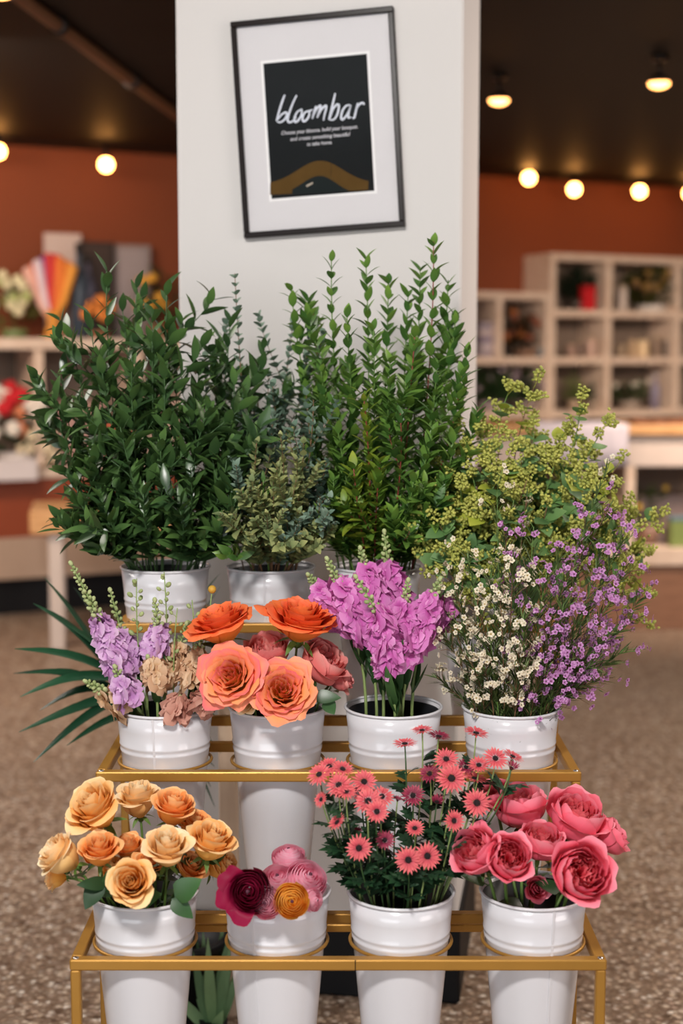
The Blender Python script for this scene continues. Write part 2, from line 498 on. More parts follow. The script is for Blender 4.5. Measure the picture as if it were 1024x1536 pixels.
# the white pillar
RC = P(693, 300, 3.50); LC = P(266, 300, 3.61)
pe = V((RC.x - LC.x, RC.y - LC.y, 0)); PW_ = pe.length; pe.normalize()
pn = V((-pe.y, pe.x, 0))
if pn.y < 0: pn = -pn
PM = Matrix(((pe.x, pn.x, 0, LC.x), (pe.y, pn.y, 0, LC.y), (0, 0, 1, 0), (0, 0, 0, 1)))   # (along, back, up)
def side_px(D):
    q = V((RC.x, RC.y, 2.0)) + pn * D
    rel = q - V((0, 0, CAMZ))
    return 512 + F * rel.x / (rel.y * CP - rel.z * SP)
D = .05
while side_px(D) < 716 and D < 1.2: D += .01
print('pillar depth', D, 'width', PW_)
struct('wall_pillar', MB().bbox((0, 0, .2), (PW_, D, CEIL), .006, PM), M_pillar)
struct('baseboard_pillar', MB().bbox((-.012, -.014, 0), (PW_ + .012, D + .012, .2), .006, PM), M_black)

# ceiling conduit
a = P(40, -5, 5.7); b = P(268, 168, 8.3)
t = thing('ceiling_conduit', 'thin brown conduit running along the black ceiling left of the white pillar', 'pipe', (a.x, a.y, CEIL - .03))
d = V((b.x - a.x, b.y - a.y, 0))
MB().tube([d * -.6, d * 0, d * .5, d, d * 1.3], .028, n=10).build('pipe', M_pipe, t)
for k in (.15, .6, 1.05):
    MB().lathe([(.03, -.02), (.042, -.02), (.042, .02), (.03, .02)], 12, Matrix.Translation(d * k) @ V((0, 0, 1)).rotation_difference(d.normalized()).to_matrix().to_4x4()).build('clamp', M_metal, t)

# ------------------------------------------------------------------ lamps
BULB_D = .42
cord_pts = []
def bulb(px, py, label):
    s, z = wall_hit(px, py, BULB_D)
    p = wpt(s, BULB_D, z)
    t = thing('string_light_bulb', label, 'bulb', p, 'globe bulbs of the string lights along the back wall')
    mb = MB(); mb.ball((0, 0, 0), .045, 14, 10); mb.build('globe', M_bulb, t)
    MB().lathe([(.0, .105), (.016, .105), (.019, .09), (.019, .05), (.022, .036), (.0, .03)], 12).build('socket', M_metal, t)
    MB().tube([(0, 0, .1), (0, 0, min(.3, CEIL - z - .01))], .004, n=5).build('drop_wire', M_metal, t)
    cord_pts.append((s, min(z + .3, CEIL - .012)))
bulb(-3, 227, 'lit globe bulb at the left edge of the photo under the black ceiling')
bulb(159, 247, 'lit globe bulb left of the white pillar, above the grey card on the rust wall')
bulb(793, 267, 'lit globe bulb nearest the right side of the white pillar')
bulb(861, 284, 'middle of the three lit globe bulbs right of the white pillar')
bulb(959, 287, 'rightmost whole lit globe bulb above the tall cubby shelf')
bulb(1034, 290, 'globe bulb cut by the right edge of the photo')
cord_pts.sort()
pts = []
for (s0, z0), (s1, z1) in zip(cord_pts, cord_pts[1:]):
    for k in range(8):
        q = k / 8
        pts.append(wpt(s0 + (s1 - s0) * q, BULB_D, z0 + (z1 - z0) * q - .02 * math.sin(PI * q)))
pts.append(wpt(cord_pts[-1][0], BULB_D, cord_pts[-1][1]))
o = MB().tube(pts, .005, n=5).build('light_cord', M_metal)
tag(o, 'thin dark cord of the string lights running below the black ceiling along the back wall', 'cord')

def ceil_pt(px, py, z):
    r = ray(px, py); k = (z - CAMZ) / r.z
    return V((r.x * k, r.y * k, z))
def spot(px, py, label):
    p = ceil_pt(px, py, CEIL - .14)
    t = thing('ceiling_lamp', label, 'ceiling lamp', (p.x, p.y, CEIL), 'small warm lamps on the black ceiling')
    MB().lathe([(.0, 0), (.04, 0), (.04, -.02), (.0, -.02)], 16).build('ceiling_plate', M_metal, t)
    MB().tube([(0, 0, -.02), (0, 0, -.09)], .008, n=6).build('stem', M_metal, t)
    MB().lathe([(.012, -.08), (.03, -.09), (.062, -.125), (.058, -.125), (.028, -.094), (.0, -.088)], 20).build('shade', M_metal, t)
    mb = MB(); mb.ball((0, 0, -.125), .05, 16, 8, sq=.5); mb.build('lit_lens', M_spot, t)
spot(748, 155, 'small lit ceiling lamp right beside the white pillar')
spot(988, 130, 'small lit ceiling lamp near the top right corner')
spot(1, -6, 'small lit ceiling lamp at the top left corner')

# ------------------------------------------------------------------ the poster on the pillar
FR_S = 1.0
def pillar_hit(px, py, off=0):
    r = ray(px, py); o = V((0, 0, CAMZ)); q = V((LC.x, LC.y, 0)) - pn * off
    return o + r * ((q - o).dot(pn) / r.dot(pn))
fc = pillar_hit(477, 187, .012)
ROLL = math.radians(3.4)
fx = (pe * math.cos(ROLL) + V((0, 0, 1)) * math.sin(ROLL)); fz = (V((0, 0, 1)) * math.cos(ROLL) - pe * math.sin(ROLL)); fy = pn
t = thing('framed_poster', 'dark framed poster with white mat and script lettering, hung crooked on the white pillar', 'poster', fc)
FMX = Matrix(((fx.x, fy.x, fz.x), (fx.y, fy.y, fz.y), (fx.z, fy.z, fz.z)))
t.rotation_mode = 'QUATERNION'; t.rotation_quaternion = FMX.to_quaternion()
K = ppm(fc)
fw, fh = 246 / K / 2, 320 / K / 2       # half size
b_ = .0135
mb = MB()
mb.bbox((-fw, -.014, fh - b_), (fw, .012, fh), .002); mb.bbox((-fw, -.014, -fh), (fw, .012, -fh + b_), .002)
mb.bbox((-fw, -.014, -fh + b_), (-fw + b_, .012, fh - b_), .002); mb.bbox((fw - b_, -.014, -fh + b_), (fw, .012, fh - b_), .002)
mb.build('frame', M_frame, t, False)
pw, ph = 157 / K / 2, 200 / K / 2
pcx, pcz = 1 / K, -4 / K
mt = MB().box((-fw + b_, -.002, -fh + b_), (fw - b_, .004, fh - b_)).build('mat_board', M_mat, t, False)
w_ = 4 / K
mb = MB()
for lo, hi in (((-pw - w_, 0, ph), (pw + w_, 0, ph + w_)), ((-pw - w_, 0, -ph - w_), (pw + w_, 0, -ph)), ((-pw - w_, 0, -ph), (-pw, 0, ph)), ((pw, 0, -ph), (pw + w_, 0, ph))):
    mb.box((lo[0] + pcx, -.0035, lo[2] + pcz), (hi[0] + pcx, -.002, hi[2] + pcz))
mb.build('bevelled_window', M_bevel, mt, False)
pr = MB().box((pcx - pw, -.0032, pcz - ph), (pcx + pw, -.002, pcz + ph)).build('print', M_print, t, False)

def zl(zx, zy):
    """a point measured on the print, in metres on the poster"""
    dx, dy = (zx - 480) / 6.02, (zy - 664) / 6.02
    c, s = math.cos(math.radians(4.9)), math.sin(math.radians(4.9))
    return V((pcx + (dx * c - dy * s) / K, 0, pcz - (dy * c + dx * s) / K))
def crom(pts, n=6):
    out = []
    q = [pts[0]] + list(pts) + [pts[-1]]
    for i in range(1, len(q) - 2):
        for k in range(n):
            u = k / n
            out.append(tuple(.5 * ((2 * q[i][a]) + (-q[i - 1][a] + q[i + 1][a]) * u + (2 * q[i - 1][a] - 5 * q[i][a] + 4 * q[i + 1][a] - q[i + 2][a]) * u * u
                       + (-q[i - 1][a] + 3 * q[i][a] - 3 * q[i + 1][a] + q[i + 2][a]) * u ** 3) for a in (0, 1)))
    out.append(tuple(pts[-1]))
    return out
def ribbon(mb, pts, w, y=-.0044, taper=True):
    L = [zl(*p) for p in crom(pts)]
    n = len(L); prev = None
    for i, p in enumerate(L):
        a, b = L[max(0, i - 1)], L[min(n - 1, i + 1)]
        d = (b - a)
        if d.length < 1e-9: d = V((1, 0, 0))
        d.normalize()
        e = V((-d.z, 0, d.x))
        f = i / (n - 1)
        ww = w * (.55 + .45 * math.sin(PI * min(1, max(0, f * .9 + .08)))) if taper else w
        r = (mb.add((p.x - e.x * ww, y, p.z - e.z * ww)), mb.add((p.x + e.x * ww, y, p.z + e.z * ww)))
        if prev: mb.f.append((prev[0], prev[1], r[1], r[0]))
        prev = r
def ribbon_part(name, strokes, w, mat, y=-.0044):
    mb = MB()
    for s in strokes: ribbon(mb, s, w, y)
    return mb.build(name, mat, pr, False)
WL = .0027
letters = [
    [[(163, 380), (140, 440), (112, 530), (90, 612)], [(100, 600), (135, 556), (172, 536), (188, 552), (170, 592), (130, 622), (96, 616)]],
    [[(272, 384), (240, 450), (205, 545), (194, 600), (208, 622), (240, 612), (272, 575)]],
    [[(318, 510), (280, 532), (258, 580), (262, 618), (290, 606), (318, 560), (322, 516), (312, 504)]],
    [[(392, 520), (352, 536), (330, 580), (338, 612), (366, 602), (390, 562), (394, 524), (420, 512)]],
    [[(452, 478), (436, 530), (420, 592)], [(424, 578), (448, 520), (482, 478), (494, 486), (474, 548), (464, 584)], [(468, 572), (500, 512), (534, 478), (546, 490), (530, 560), (522, 606)]],
    [[(624, 366), (606, 450), (588, 530), (570, 600)], [(580, 590), (606, 510), (642, 466), (660, 480), (648, 550), (618, 596), (578, 600)]],
    [[(762, 470), (722, 480), (690, 530), (684, 588), (706, 592), (742, 540), (768, 470)], [(768, 470), (750, 540), (748, 580), (774, 576)]],
    [[(830, 452), (816, 520), (802, 580), (784, 582)], [(812, 530), (832, 480), (862, 454), (884, 456), (888, 470)]],
]
for L in letters: ribbon_part('letter', L, WL, M_ink)
# ochre hill, dark foot of the hill, pale chip, faint plant lines
def fill(mb, top, bot, y):
    pr_ = None
    for a, b in zip(top, bot):
        p, q = zl(*a), zl(*b)
        r = (mb.add((p.x, y, p.z)), mb.add((q.x, y, q.z)))
        if pr_: mb.f.append((pr_[0], pr_[1], r[1], r[0]))
        pr_ = r
xs = [44 + (946 - 44) * i / 30 for i in range(31)]
def hill(x, pk, w, base): return base - (base - pk) * math.exp(-((x - 500) / w) ** 2)
mb = MB(); fill(mb, [(x, hill(x, 960, 290, 1165) - (x - 495) * .02) for x in xs], [(x, 1268 - (x - 44) * .058) for x in xs], -.0036); mb.build('hill', M_ochre, pr, False)
mb = MB(); xs2 = [250 + (850 - 250) * i / 20 for i in range(21)]
fill(mb, [(x, min(hill(x, 1095, 220, 1262) , 1254 - (x - 250) * .05)) for x in xs2], [(x, 1256 - (x - 250) * .052) for x in xs2], -.004); mb.build('hill_foot', M_slate, pr, False)
mb = MB(); fill(mb, [(375, 1180), (440, 1150)], [(385, 1196), (440, 1166)], -.0044); mb.build('pale_fleck', M_cream, pr, False)
ribbon_part('plant_sketch', [[(330, 400), (280, 330), (200, 230)], [(330, 400), (350, 300), (350, 220)], [(600, 1110), (610, 900), (660, 820)], [(600, 950), (500, 850), (340, 840)], [(610, 930), (700, 870), (860, 850)]], .0007, M_faint, -.0036)
def text_part(txt, zx, zy, wide):
    cu = bpy.data.curves.new('caption', 'FONT'); cu.body = txt; cu.align_x = 'CENTER'; cu.align_y = 'CENTER'; cu.shear = .25; cu.size = 1; cu.offset = .018
    to = bpy.data.objects.new('caption_tmp', cu); COL.objects.link(to)
    bpy.context.view_layer.update()
    dg = bpy.context.evaluated_depsgraph_get()
    me = bpy.data.meshes.new_from_object(to.evaluated_get(dg))
    bpy.data.objects.remove(to)
    xs_ = [v.co.x for v in me.vertices]
    k = wide / (max(xs_) - min(xs_))
    p = zl(zx, zy)
    hk = max(k, .0125)
    for v in me.vertices:
        v.co = (p.x + v.co.x * k, -.0044, p.z + v.co.y * hk)
    me.materials.clear(); me.materials.append(M_ink2)
    place('caption', me, pr)
text_part('Choose your blooms, build your bouquet,', 485, 690, 700 / 6.02 / K)
text_part('and create something beautiful', 492, 750, 550 / 6.02 / K)
text_part('to take home.', 490, 808, 230 / 6.02 / K)
MB().box((-fw + b_ * .6, -.0075, -fh + b_ * .6), (fw - b_ * .6, -.006, fh - b_ * .6)).build('glass_pane', M_glass, t, False)

# ------------------------------------------------------------------ stand
ROW = {1: dict(Y=2.45, z=.570, c=2.555, rim=.663, px=(217, 415, 601, 800)),
       2: dict(Y=2.75, z=.827, c=2.857, rim=.937, px=(247, 416, 590, 766)),
       3: dict(Y=3.05, z=1.069, c=3.157, rim=1.183, px=(248, 406, 566, 724))}
HW = .482; TB = .020
stand = thing('flower_stand', 'three-tier brushed gold metal stand holding white buckets of flowers', 'flower stand', (0, 2.85, 0))
def sb(name, lo, hi, par=stand, bev=.0025):
    return MB().bbox((lo[0], lo[1] - 2.85, lo[2]), (hi[0], hi[1] - 2.85, hi[2]), bev).build(name, M_gold, par, False)
SX = -.006
BUCK = {}
for r in (1, 2, 3):
    R = ROW[r]; y, z = R['Y'], R['z']
    yb = R['c'] + .108
    sb('front_rail', (SX - HW, y, z - TB), (SX + HW, y + TB, z))
    sb('rear_rail', (SX - HW + TB, yb, z - TB), (SX + HW - TB, yb + TB, z))
    for sgn in (-1, 1):
        x = SX + sgn * (HW - TB / 2)
        sb('side_rail', (x - TB / 2, y + TB, z - TB), (x + TB / 2, ROW[r + 1]['Y'] if r < 3 else yb + TB, z))
        sb('front_leg', (x - .009, y + .001, 0), (x + .009, y + TB - .001, z - TB))
        if r == 3:
            sb('rear_leg', (x - .009, yb + .001, 0), (x + .009, yb + TB - .001, z - TB))
        mb = MB(); mb.ball((x, y + TB * .5 - 2.85, z), .006, 10, 6, sq=.4); mb.build('screw', M_screw, stand)
    if r < 3:
        yq, zq = (ROW[2]['Y'], .505) if r == 1 else (3.05, .868)
        sb('brace_rail', (SX - HW + TB, yq + TB, zq - .016), (SX + HW - TB, yq + TB + .014, zq)) if r == 1 else sb('brace_rail', (SX - HW + TB, yq - .016, zq - .022), (SX + HW - TB, yq - .001, zq))
    for i, px in enumerate(R['px']):
        h = P(px, 0, R['c'])
        pz = V((0, R['c'], R['rim']))
        x = (px - 512) / ppm(pz)
        BUCK[(r, i)] = V((x, R['c'], R['rim']))
        mb = MB()
        prof = [(.0945 + .0032 * math.cos(a), z - .004 + .0032 * math.sin(a)) for a in [2 * PI * k / 8 for k in range(8)]]
        mb.lathe(prof, 48, Matrix.Translation((x, R['c'] - 2.85, 0)), closed=True).build('bucket_ring', M_gold, stand)
# seam of the two-piece front rail
MB().box((.024, 2.4493 - 2.85, .549), (.0256, 2.45 - 2.85, .5705)).build('rail_joint', M_frame, stand, False)

# ------------------------------------------------------------------ buckets
BH = .345
def make_bucket_mesh():
    H = BH
    def rad(z): return .066 + (.0985 - .066) * (z / H)     # outer wall
    out = [(.0, .004), (rad(0) - .004, .004), (rad(0), 0.0), (rad(0), .006)]
    zz = [.03, .1, .17, .225]
    out += [(rad(z), z) for z in zz]
    # two raised bands a little below half of the visible part
    for zc in (H - .086, H - .073):
        out += [(rad(zc - .004), zc - .004), (rad(zc - .0018) + .0013, zc - .0018), (rad(zc + .0018) + .0013, zc + .002), (rad(zc + .004), zc + .004)]
    out += [(rad(H - .04), H - .04), (rad(H - .006), H - .006)]
    inn = [(rad(H - .006) - .0014, H - .006), (rad(.2) - .0014, .2), (rad(.01) - .0016, .01), (0, .008)]
    mb = MB(); mb.lathe(out + inn, 56)
    body = mb.mesh('bucket_body', M_enamel)
    rim = MB().lathe([(rad(H) + .0029 * math.cos(a), H - .003 + .0029 * math.sin(a)) for a in [2 * PI * k / 10 for k in range(10)]], 56, closed=True).mesh('bucket_rim', M_enamel)
    mb = MB(); mb.box((-.0022, 0, .004), (.0022, .002, H - .006))
    # the seam follows the slanted wall
    mb.v = [(x, -(rad(z) + .0012) if y < .001 else -(rad(z) - .0006), z) for x, y, z in mb.v]
    seam = mb.mesh('bucket_seam', M_enamel, False)
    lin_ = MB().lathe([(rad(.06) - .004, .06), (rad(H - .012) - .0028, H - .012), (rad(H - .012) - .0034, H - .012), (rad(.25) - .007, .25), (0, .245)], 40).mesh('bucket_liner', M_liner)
    return body, rim, seam, lin_
BM = make_bucket_mesh()
blabel = {
    (1, 0): 'white metal bucket of peach roses at the left of the lowest tier',
    (1, 1): 'white metal bucket of ranunculus on the lowest tier',
    (1, 2): 'white metal bucket of coral daisies on the lowest tier',
    (1, 3): 'white metal bucket of hot pink garden roses at the right of the lowest tier',
    (2, 0): 'white metal bucket of lavender and tan stock on the middle tier',
    (2, 1): 'white metal bucket of orange and coral roses on the middle tier',
    (2, 2): 'white metal bucket of magenta stock on the middle tier',
    (2, 3): 'white metal bucket of white and purple waxflower on the middle tier',
    (3, 0): 'white metal bucket of dark green ruscus at the left of the top tier',
    (3, 1): 'white metal bucket of eucalyptus on the top tier',
    (3, 2): 'white metal bucket of tall myrtle on the top tier, behind the magenta stock',
    (3, 3): 'white metal bucket of seeded eucalyptus on the top tier, behind the waxflower'}
seam_rot = {(1, 0): 2.2, (1, 1): -.43, (1, 2): 2.6, (1, 3): .25, (2, 0): -.12, (2, 1): 2.5, (2, 2): 1.9, (2, 3): 2.9, (3, 0): 2.0, (3, 1): -.1, (3, 2): 2, (3, 3): 2}
for k, c in BUCK.items():
    t = thing('flower_bucket', blabel[k], 'bucket', (c.x, c.y, c.z - BH), 'white flower buckets in the gold stand', seam_rot[k])
    place('body', BM[0], t); place('rim', BM[1], t); place('seam', BM[2], t)
    if k not in ((1, 1),): place('liner', BM[3], t)

# ------------------------------------------------------------------ stems
def bez(p0, p1, p2, p3, n=10):
    out = []
    for i in range(n + 1):
        t = i / n; s = 1 - t
        out.append(p0 * s ** 3 + p1 * (3 * s * s * t) + p2 * (3 * s * t * t) + p3 * t ** 3)
    return out

def stem_from(bk, tip, endir=None, n=12, spread=.055, depth=.2, wob=.01):
    """start point in the bucket, curve (local to the start) up to the tip"""
    c = BUCK[bk]
    lat = V((tip.x - c.x, tip.y - c.y, 0))
    l = lat.length
    rad = min(spread, l * .5) if l > .02 else 0
    b = V((c.x, c.y, c.z - depth)) + (lat.normalized() * rad if l > .001 else V((0, 0, 0))) + V((jit(.012), jit(.012), 0))
    L = (tip - b).length
    if endir is None:
        endir = (tip - b).normalized() * .5 + V((0, 0, .5)) + rv(.15)
    wv = rv(wob)
    up = min(L * .42, depth * 1.25)
    for k in range(14):
        p1 = b + V((0, 0, up)) + lat * .04
        p2 = tip - V(endir).normalized() * L * .32 + wv
        if k > 5: p2.z = max(p2.z, c.z + .012 * (k - 4))
        pts = bez(b, p1, p2, tip, n)
        fine = bez(b, p1, p2, tip, 40)
        bad = [q for q in fine if q.z < c.z + .002 and math.hypot(q.x - c.x, q.y - c.y) > .088 - max(0, c.z - q.z) * .1]
        if not bad: break
        b = V((c.x + (b.x - c.x) * .8, c.y + (b.y - c.y) * .8, b.z)); up = min(up * 1.08, depth * 1.5)
    return b, [q - b for q in pts]

def along(pts, t):
    f = t * (len(pts) - 1); i = min(int(f), len(pts) - 2); u = f - i
    p = V(pts[i]).lerp(V(pts[i + 1]), u)
    d = (V(pts[i + 1]) - V(pts[i])).normalized()
    return p, d

def side_of(d, a):
    u = d.orthogonal().normalized()
    # keep a stable frame
    ref = V((0, 1, 0)) if abs(d.y) < .9 else V((1, 0, 0))
    u = d.cross(ref).normalized(); w = d.cross(u)
    return u * math.cos(a) + w * math.sin(a)

AX = lambda x, t, u: V((x, -t, u)).normalized()      # right, towards the viewer, up

# ------------------------------------------------------------------ roses
def rose_meshes(kind, mat, matin=None, nout=5):
    matin = matin or mat
    mb = MB(); outs = []
    ph = random.random() * 6
    if kind == 'classic':
        L = [(3, .08, 1.42, 2.2, .0, 0, 0), (3, .16, 1.48, 1.6, .02, 0, 0), (4, .26, 1.48, 1.25, .04, .02, 0), (4, .38, 1.44, 1.1, .06, .06, .02), (4, .50, 1.38, 1.05, .07, .13, .06), (4, .58, 1.3, 1.05, .08, .22, .14)]
        O = (.63, 1.2, 1.0, .10, .28, .24)
    elif kind == 'open':
        L = [(4, .08, 1.0, 1.8, .02, 0, 0), (5, .17, 1.06, 1.25, .05, .03, .0), (5, .27, 1.10, 1.05, .08, .06, .03), (6, .37, 1.08, .9, .1, .12, .06), (6, .47, 1.02, .85, .13, .18, .1), (6, .55, .95, .8, .17, .22, .15)]
        O = (.60, .88, .8, .22, .3, .25)
    elif kind == 'cup':
        L = [(5, .12, .86, 1.2, .08, 0, 0), (6, .24, .93, .8, .07, -.05, 0), (7, .36, 1.02, .66, .05, -.06, 0), (7, .5, 1.1, .62, .02, -.08, 0), (6, .64, 1.2, .78, -.02, -.08, .0), (5, .76, 1.26, .9, -.02, -.02, .02)]
        O = (.82, 1.14, .85, .02, .17, .16)
    elif kind == 'bud':
        L = [(3, .12, 1.5, 2.0, .0, 0, 0), (3, .24, 1.55, 1.4, .02, .0, 0), (4, .38, 1.5, 1.1, .04, .03, 0), (4, .5, 1.42, .95, .06, .08, .04)]
        O = (.56, 1.3, .85, .12, .2, .12)
    ruf = {'classic': .04, 'open': .085, 'cup': .055, 'bud': .03}[kind]
    mi = MB()
    for li, (n, rho, H, hw, op, cu, dr) in enumerate(L):
        ph += .9
        tgt = mi if li < len(L) - 2 else mb
        for k in range(n):
            tgt.petal(ph + 2 * PI * k / n + jit(.15), rho * (1 + jit(.06)), H * (1 + jit(.04)), hw * (1 + jit(.08)), op, cu, dr, ruf * (1.4 if (kind == 'cup' and li < 4) else .9), skew=.13, nu=8, nv=8, top=.1 if kind == 'open' else .22, tipw=.95 if kind == 'open' else .85)
    for k in range(nout):
        m2 = MB(); rho, H, hw, op, cu, dr = O
        m2.petal(ph + .5 + 2 * PI * k / nout + jit(.25), rho * (1 + jit(.06)), H * (1 + jit(.1)), hw * (1 + jit(.12)), op * (1 + jit(.3)), cu * (1 + jit(.4)), dr * (1 + jit(.5)), ruf * 1.5, skew=.06, nu=10, nv=10, top=.1 if kind == 'open' else .2, tipw=.95 if kind == 'open' else .88)
        outs.append(m2.mesh('outer_petal', mat))
    cal = MB()
    for k in range(5):
        a = 2 * PI * k / 5 + .3
        cal.leaf((.12 * math.cos(a), .12 * math.sin(a), .02), (math.cos(a), math.sin(a), -.25), (0, 0, 1), .62, .2, .5, .2, 'ovate', 4)
    cal.ball((0, 0, -.06), .17, 8, 5, sq=1.2)
    return mb.mesh('petals', mat), mi.mesh('inner_petals', matin), outs, cal.mesh('calyx', M_stemgreen)

RS = {}
def flower_head(t, meshes, base, axis, R, spin=None, flare=1.0):
    q = V((0, 0, 1)).rotation_difference(V(axis).normalized()) @ Matrix.Rotation(spin if spin is not None else random.random() * 6.28, 3, 'Z').to_quaternion()
    b = place('bloom', meshes[0], t, base, q, R)
    place('inner_petals', meshes[1], b)
    for m in meshes[2]: place('outer_petal', m, b)
    place('calyx', meshes[3], b)
    return b

def rose_leaves(t, pts, n, size, tmin=.45, tmax=.85, mat=None, out=None):
    for _ in range(n):
        for _t in range(30):
            p, d = along(pts, random.uniform(tmin, tmax + .1))
            if p.z > .207: break
        s = side_of(d, random.random() * 6.28)
        s.z = abs(s.z) * .5 + .15
        if out is not None: s = (s + V(out) * 1.2).normalized()
        mb = MB()
        dr = (s + d * .35 + V((0, 0, -.1))).normalized()
        mb.tube([p, p + dr * size * .3], .0012, n=4)
        mb.leaf(p + dr * size * .28, dr, d + V((0, -.3, .5)), size, size * .68, random.uniform(.1, .6), .18, 'ovate', 6)
        mb.build('leaf', mat or G_rose, t)

def rose(bk, px, py, Y, diam, axis, meshes, label, group, name='rose', leaves=2, hgt=.55, stemr=.0028, lsize=.05, smat=None, cat='rose'):
    T = P(px, py, Y)
    R = diam * (1.16 if bk in ((1, 0), (1, 3)) else 1.1) / 2 / ppm(T)
    if axis[1] < .8: axis = (axis[0], axis[1] * .6, axis[2])
    ax = AX(*axis)
    base = T - ax * R * hgt
    b, pts = stem_from(bk, base, endir=ax + V((0, 0, .8)), wob=.004)
    t = thing(name, label, cat, b, group)
    MB().tube(pts, stemr, stemr * .9, 6).build('stem', smat or M_stemgreen, t)
    flower_head(t, meshes, base - b, ax, R)
    if leaves: rose_leaves(t, pts, leaves, lsize)
    return t, pts, b

VAR = {}
for nm, kind, m in (('peach', 'classic', T_peach), ('peachdeep', 'classic', T_peachdeep), ('peachpale', 'classic', T_peachpale), ('peachbud', 'bud', T_peach),
                    ('orange', 'open', T_orange), ('coral', 'open', T_coral), ('salmon', 'cup', T_salmon), ('salmonbud', 'bud', T_salmon),
                    ('pink', 'cup', T_pink), ('pinkbud', 'bud', T_pink)):
    VAR[nm] = [rose_meshes(kind, m, {'pink': T_pinkin}.get(nm)) for _ in range(2 if 'bud' not in nm else 1)]
g = 'peach roses in the left bucket of the lowest tier'
B1 = (1, 0)
for px, py, Y, dm, ax, vr, k, lv, lb in [
    (147, 1219, 2.56, 80, (-.35, .75, .75), 'peach', 0, 2, 'large open peach rose at the upper left of the peach bunch'),
    (208, 1206, 2.66, 62, (-.1, .2, 1), 'peachpale', 0, 1, 'pale peach rose seen from the side at the back of the peach bunch'),
    (259, 1219, 2.60, 62, (.15, .45, 1), 'peachdeep', 0, 1, 'upright orange-peach rose at the top right of the peach bunch'),
    (97, 1288, 2.50, 66, (-.75, .45, .6), 'peachpale', 1, 2, 'pale-edged peach rose leaning out farthest left'),
    (149, 1281, 2.49, 58, (.0, .6, .85), 'peachdeep', 1, 2, 'deep orange-peach rose just right of the farthest left rose'),
    (250, 1279, 2.49, 66, (.05, .5, .85), 'peachpale', 0, 2, 'pale peach rose in the middle right of the peach bunch'),
    (314, 1269, 2.54, 68, (.25, .5, .85), 'peach', 1, 2, 'peach rose at the right edge of the peach bunch'),
    (198, 1325, 2.43, 64, (.0, .85, .5), 'peach', 0, 2, 'lowest peach rose, hanging over the bucket rim'),
    (195, 1277, 2.58, 44, (-.1, .5, .85), 'peachdeep', 0, 1, 'small half-open peach rose deep in the middle of the bunch'),
    (326, 1301, 2.60, 50, (.6, .3, .4), 'peach', 1, 1, 'peach rose tucked low behind the right edge rose'),
    (88, 1318, 2.52, 36, (-.95, .25, -.1), 'peachbud', 0, 1, 'narrow peach bud drooping below the farthest left rose'),
    (283, 1303, 2.56, 46, (.3, .5, .5), 'peachdeep', 1, 2, 'shaded orange-peach rose low behind the middle right rose'),
    (222, 1302, 2.54, 44, (.1, .4, .7), 'peachdeep', 0, 3, 'shaded orange-peach rose between the lowest rose and the pale middle right rose'),
    (288, 1240, 2.64, 46, (.3, .3, .8), 'peachdeep', 1, 2, 'shaded peach rose behind the right edge rose, under the upright one'),
    (172, 1308, 2.54, 38, (-.2, .4, .6), 'peach', 1, 3, 'shaded peach rose low behind the deep orange one')]:
    rose(B1, px, py, Y, dm, ax, VAR[vr][k % len(VAR[vr])], lb, g, leaves=lv)
# the large leaves that hang over the rim
def rim_leaf(t, b, px, py, Y, tipx, tipy, tipY, wide, mat=G_rose, nrm=(0, -1, .6), bend=.3, shape='ovate'):
    p = P(px, py, Y) - b; q = P(tipx, tipy, tipY) - b
    mb = MB(); mb.leaf(p, q - p, nrm, (q - p).length, wide, bend, .15, shape, 7)
    mb.build('leaf', mat, t)
t, pts, b = rose(B1, 232, 1300, 2.57, 40, (0, .4, .6), VAR['peachbud'][0], 'small closed peach rose hidden among the lower leaves of the peach bunch', g, leaves=1)
rim_leaf(t, b, 150, 1322, 2.47, 126, 1364, 2.44, .038)
rim_leaf(t, b, 160, 1325, 2.47, 116, 1326, 2.44, .026)
rim_leaf(t, b, 262, 1345, 2.45, 300, 1318, 2.44, .044)
rim_leaf(t, b, 258, 1348, 2.448, 290, 1378, 2.432, .032)
rim_leaf(t, b, 172, 1345, 2.48, 160, 1310, 2.46, .045)
rim_leaf(t, b, 200, 1352, 2.48, 240, 1340, 2.46, .04)

g = 'orange and coral roses in the second bucket of the middle tier'
B = (2, 1)
for px, py, Y, dm, ax, vr, k, lv, lb in [
    (331, 938, 2.80, 92, (-.3, .25, .9), 'orange', 0, 1, 'fiery orange open rose at the upper left of the orange rose bunch'),
    (450, 932, 2.82, 100, (.12, .35, .85), 'orange', 1, 1, 'big coral-orange rose standing highest in the orange rose bunch'),
    (348, 1016, 2.72, 90, (-.25, .95, .45), 'coral', 0, 2, 'orange rose with pink edges facing forward at the left of its bunch'),
    (424, 1037, 2.715, 90, (.05, .9, .5), 'coral', 1, 2, 'orange rose with pink edges hanging over the bucket rim'),
    (481, 998, 2.84, 74, (.5, .5, .6), 'salmon', 0, 2, 'salmon pink rose at the right of the orange rose bunch'),
    (402, 982, 2.86, 66, (.0, .6, .8), 'salmon', 1, 1, 'salmon pink rose half hidden in the middle of the orange rose bunch'),
    (507, 1023, 2.85, 40, (.8, .4, .2), 'salmonbud', 0, 2, 'small salmon pink bud leaning toward the magenta stock')]:
    rose(B, px, py, Y, dm, ax, VAR[vr][k % len(VAR[vr])], lb, g, leaves=lv)
t, pts, b = rose(B, 372, 1050, 2.77, 40, (-.2, .8, -.1), rose_meshes('bud', T_peachpale), 'small yellowish bud under the two forward facing orange roses', g, leaves=1)
rim_leaf(t, b, 488, 1050, 2.80, 502, 1072, 2.79, .03)
rim_leaf(t, b, 470, 1045, 2.80, 512, 1045, 2.79, .03)

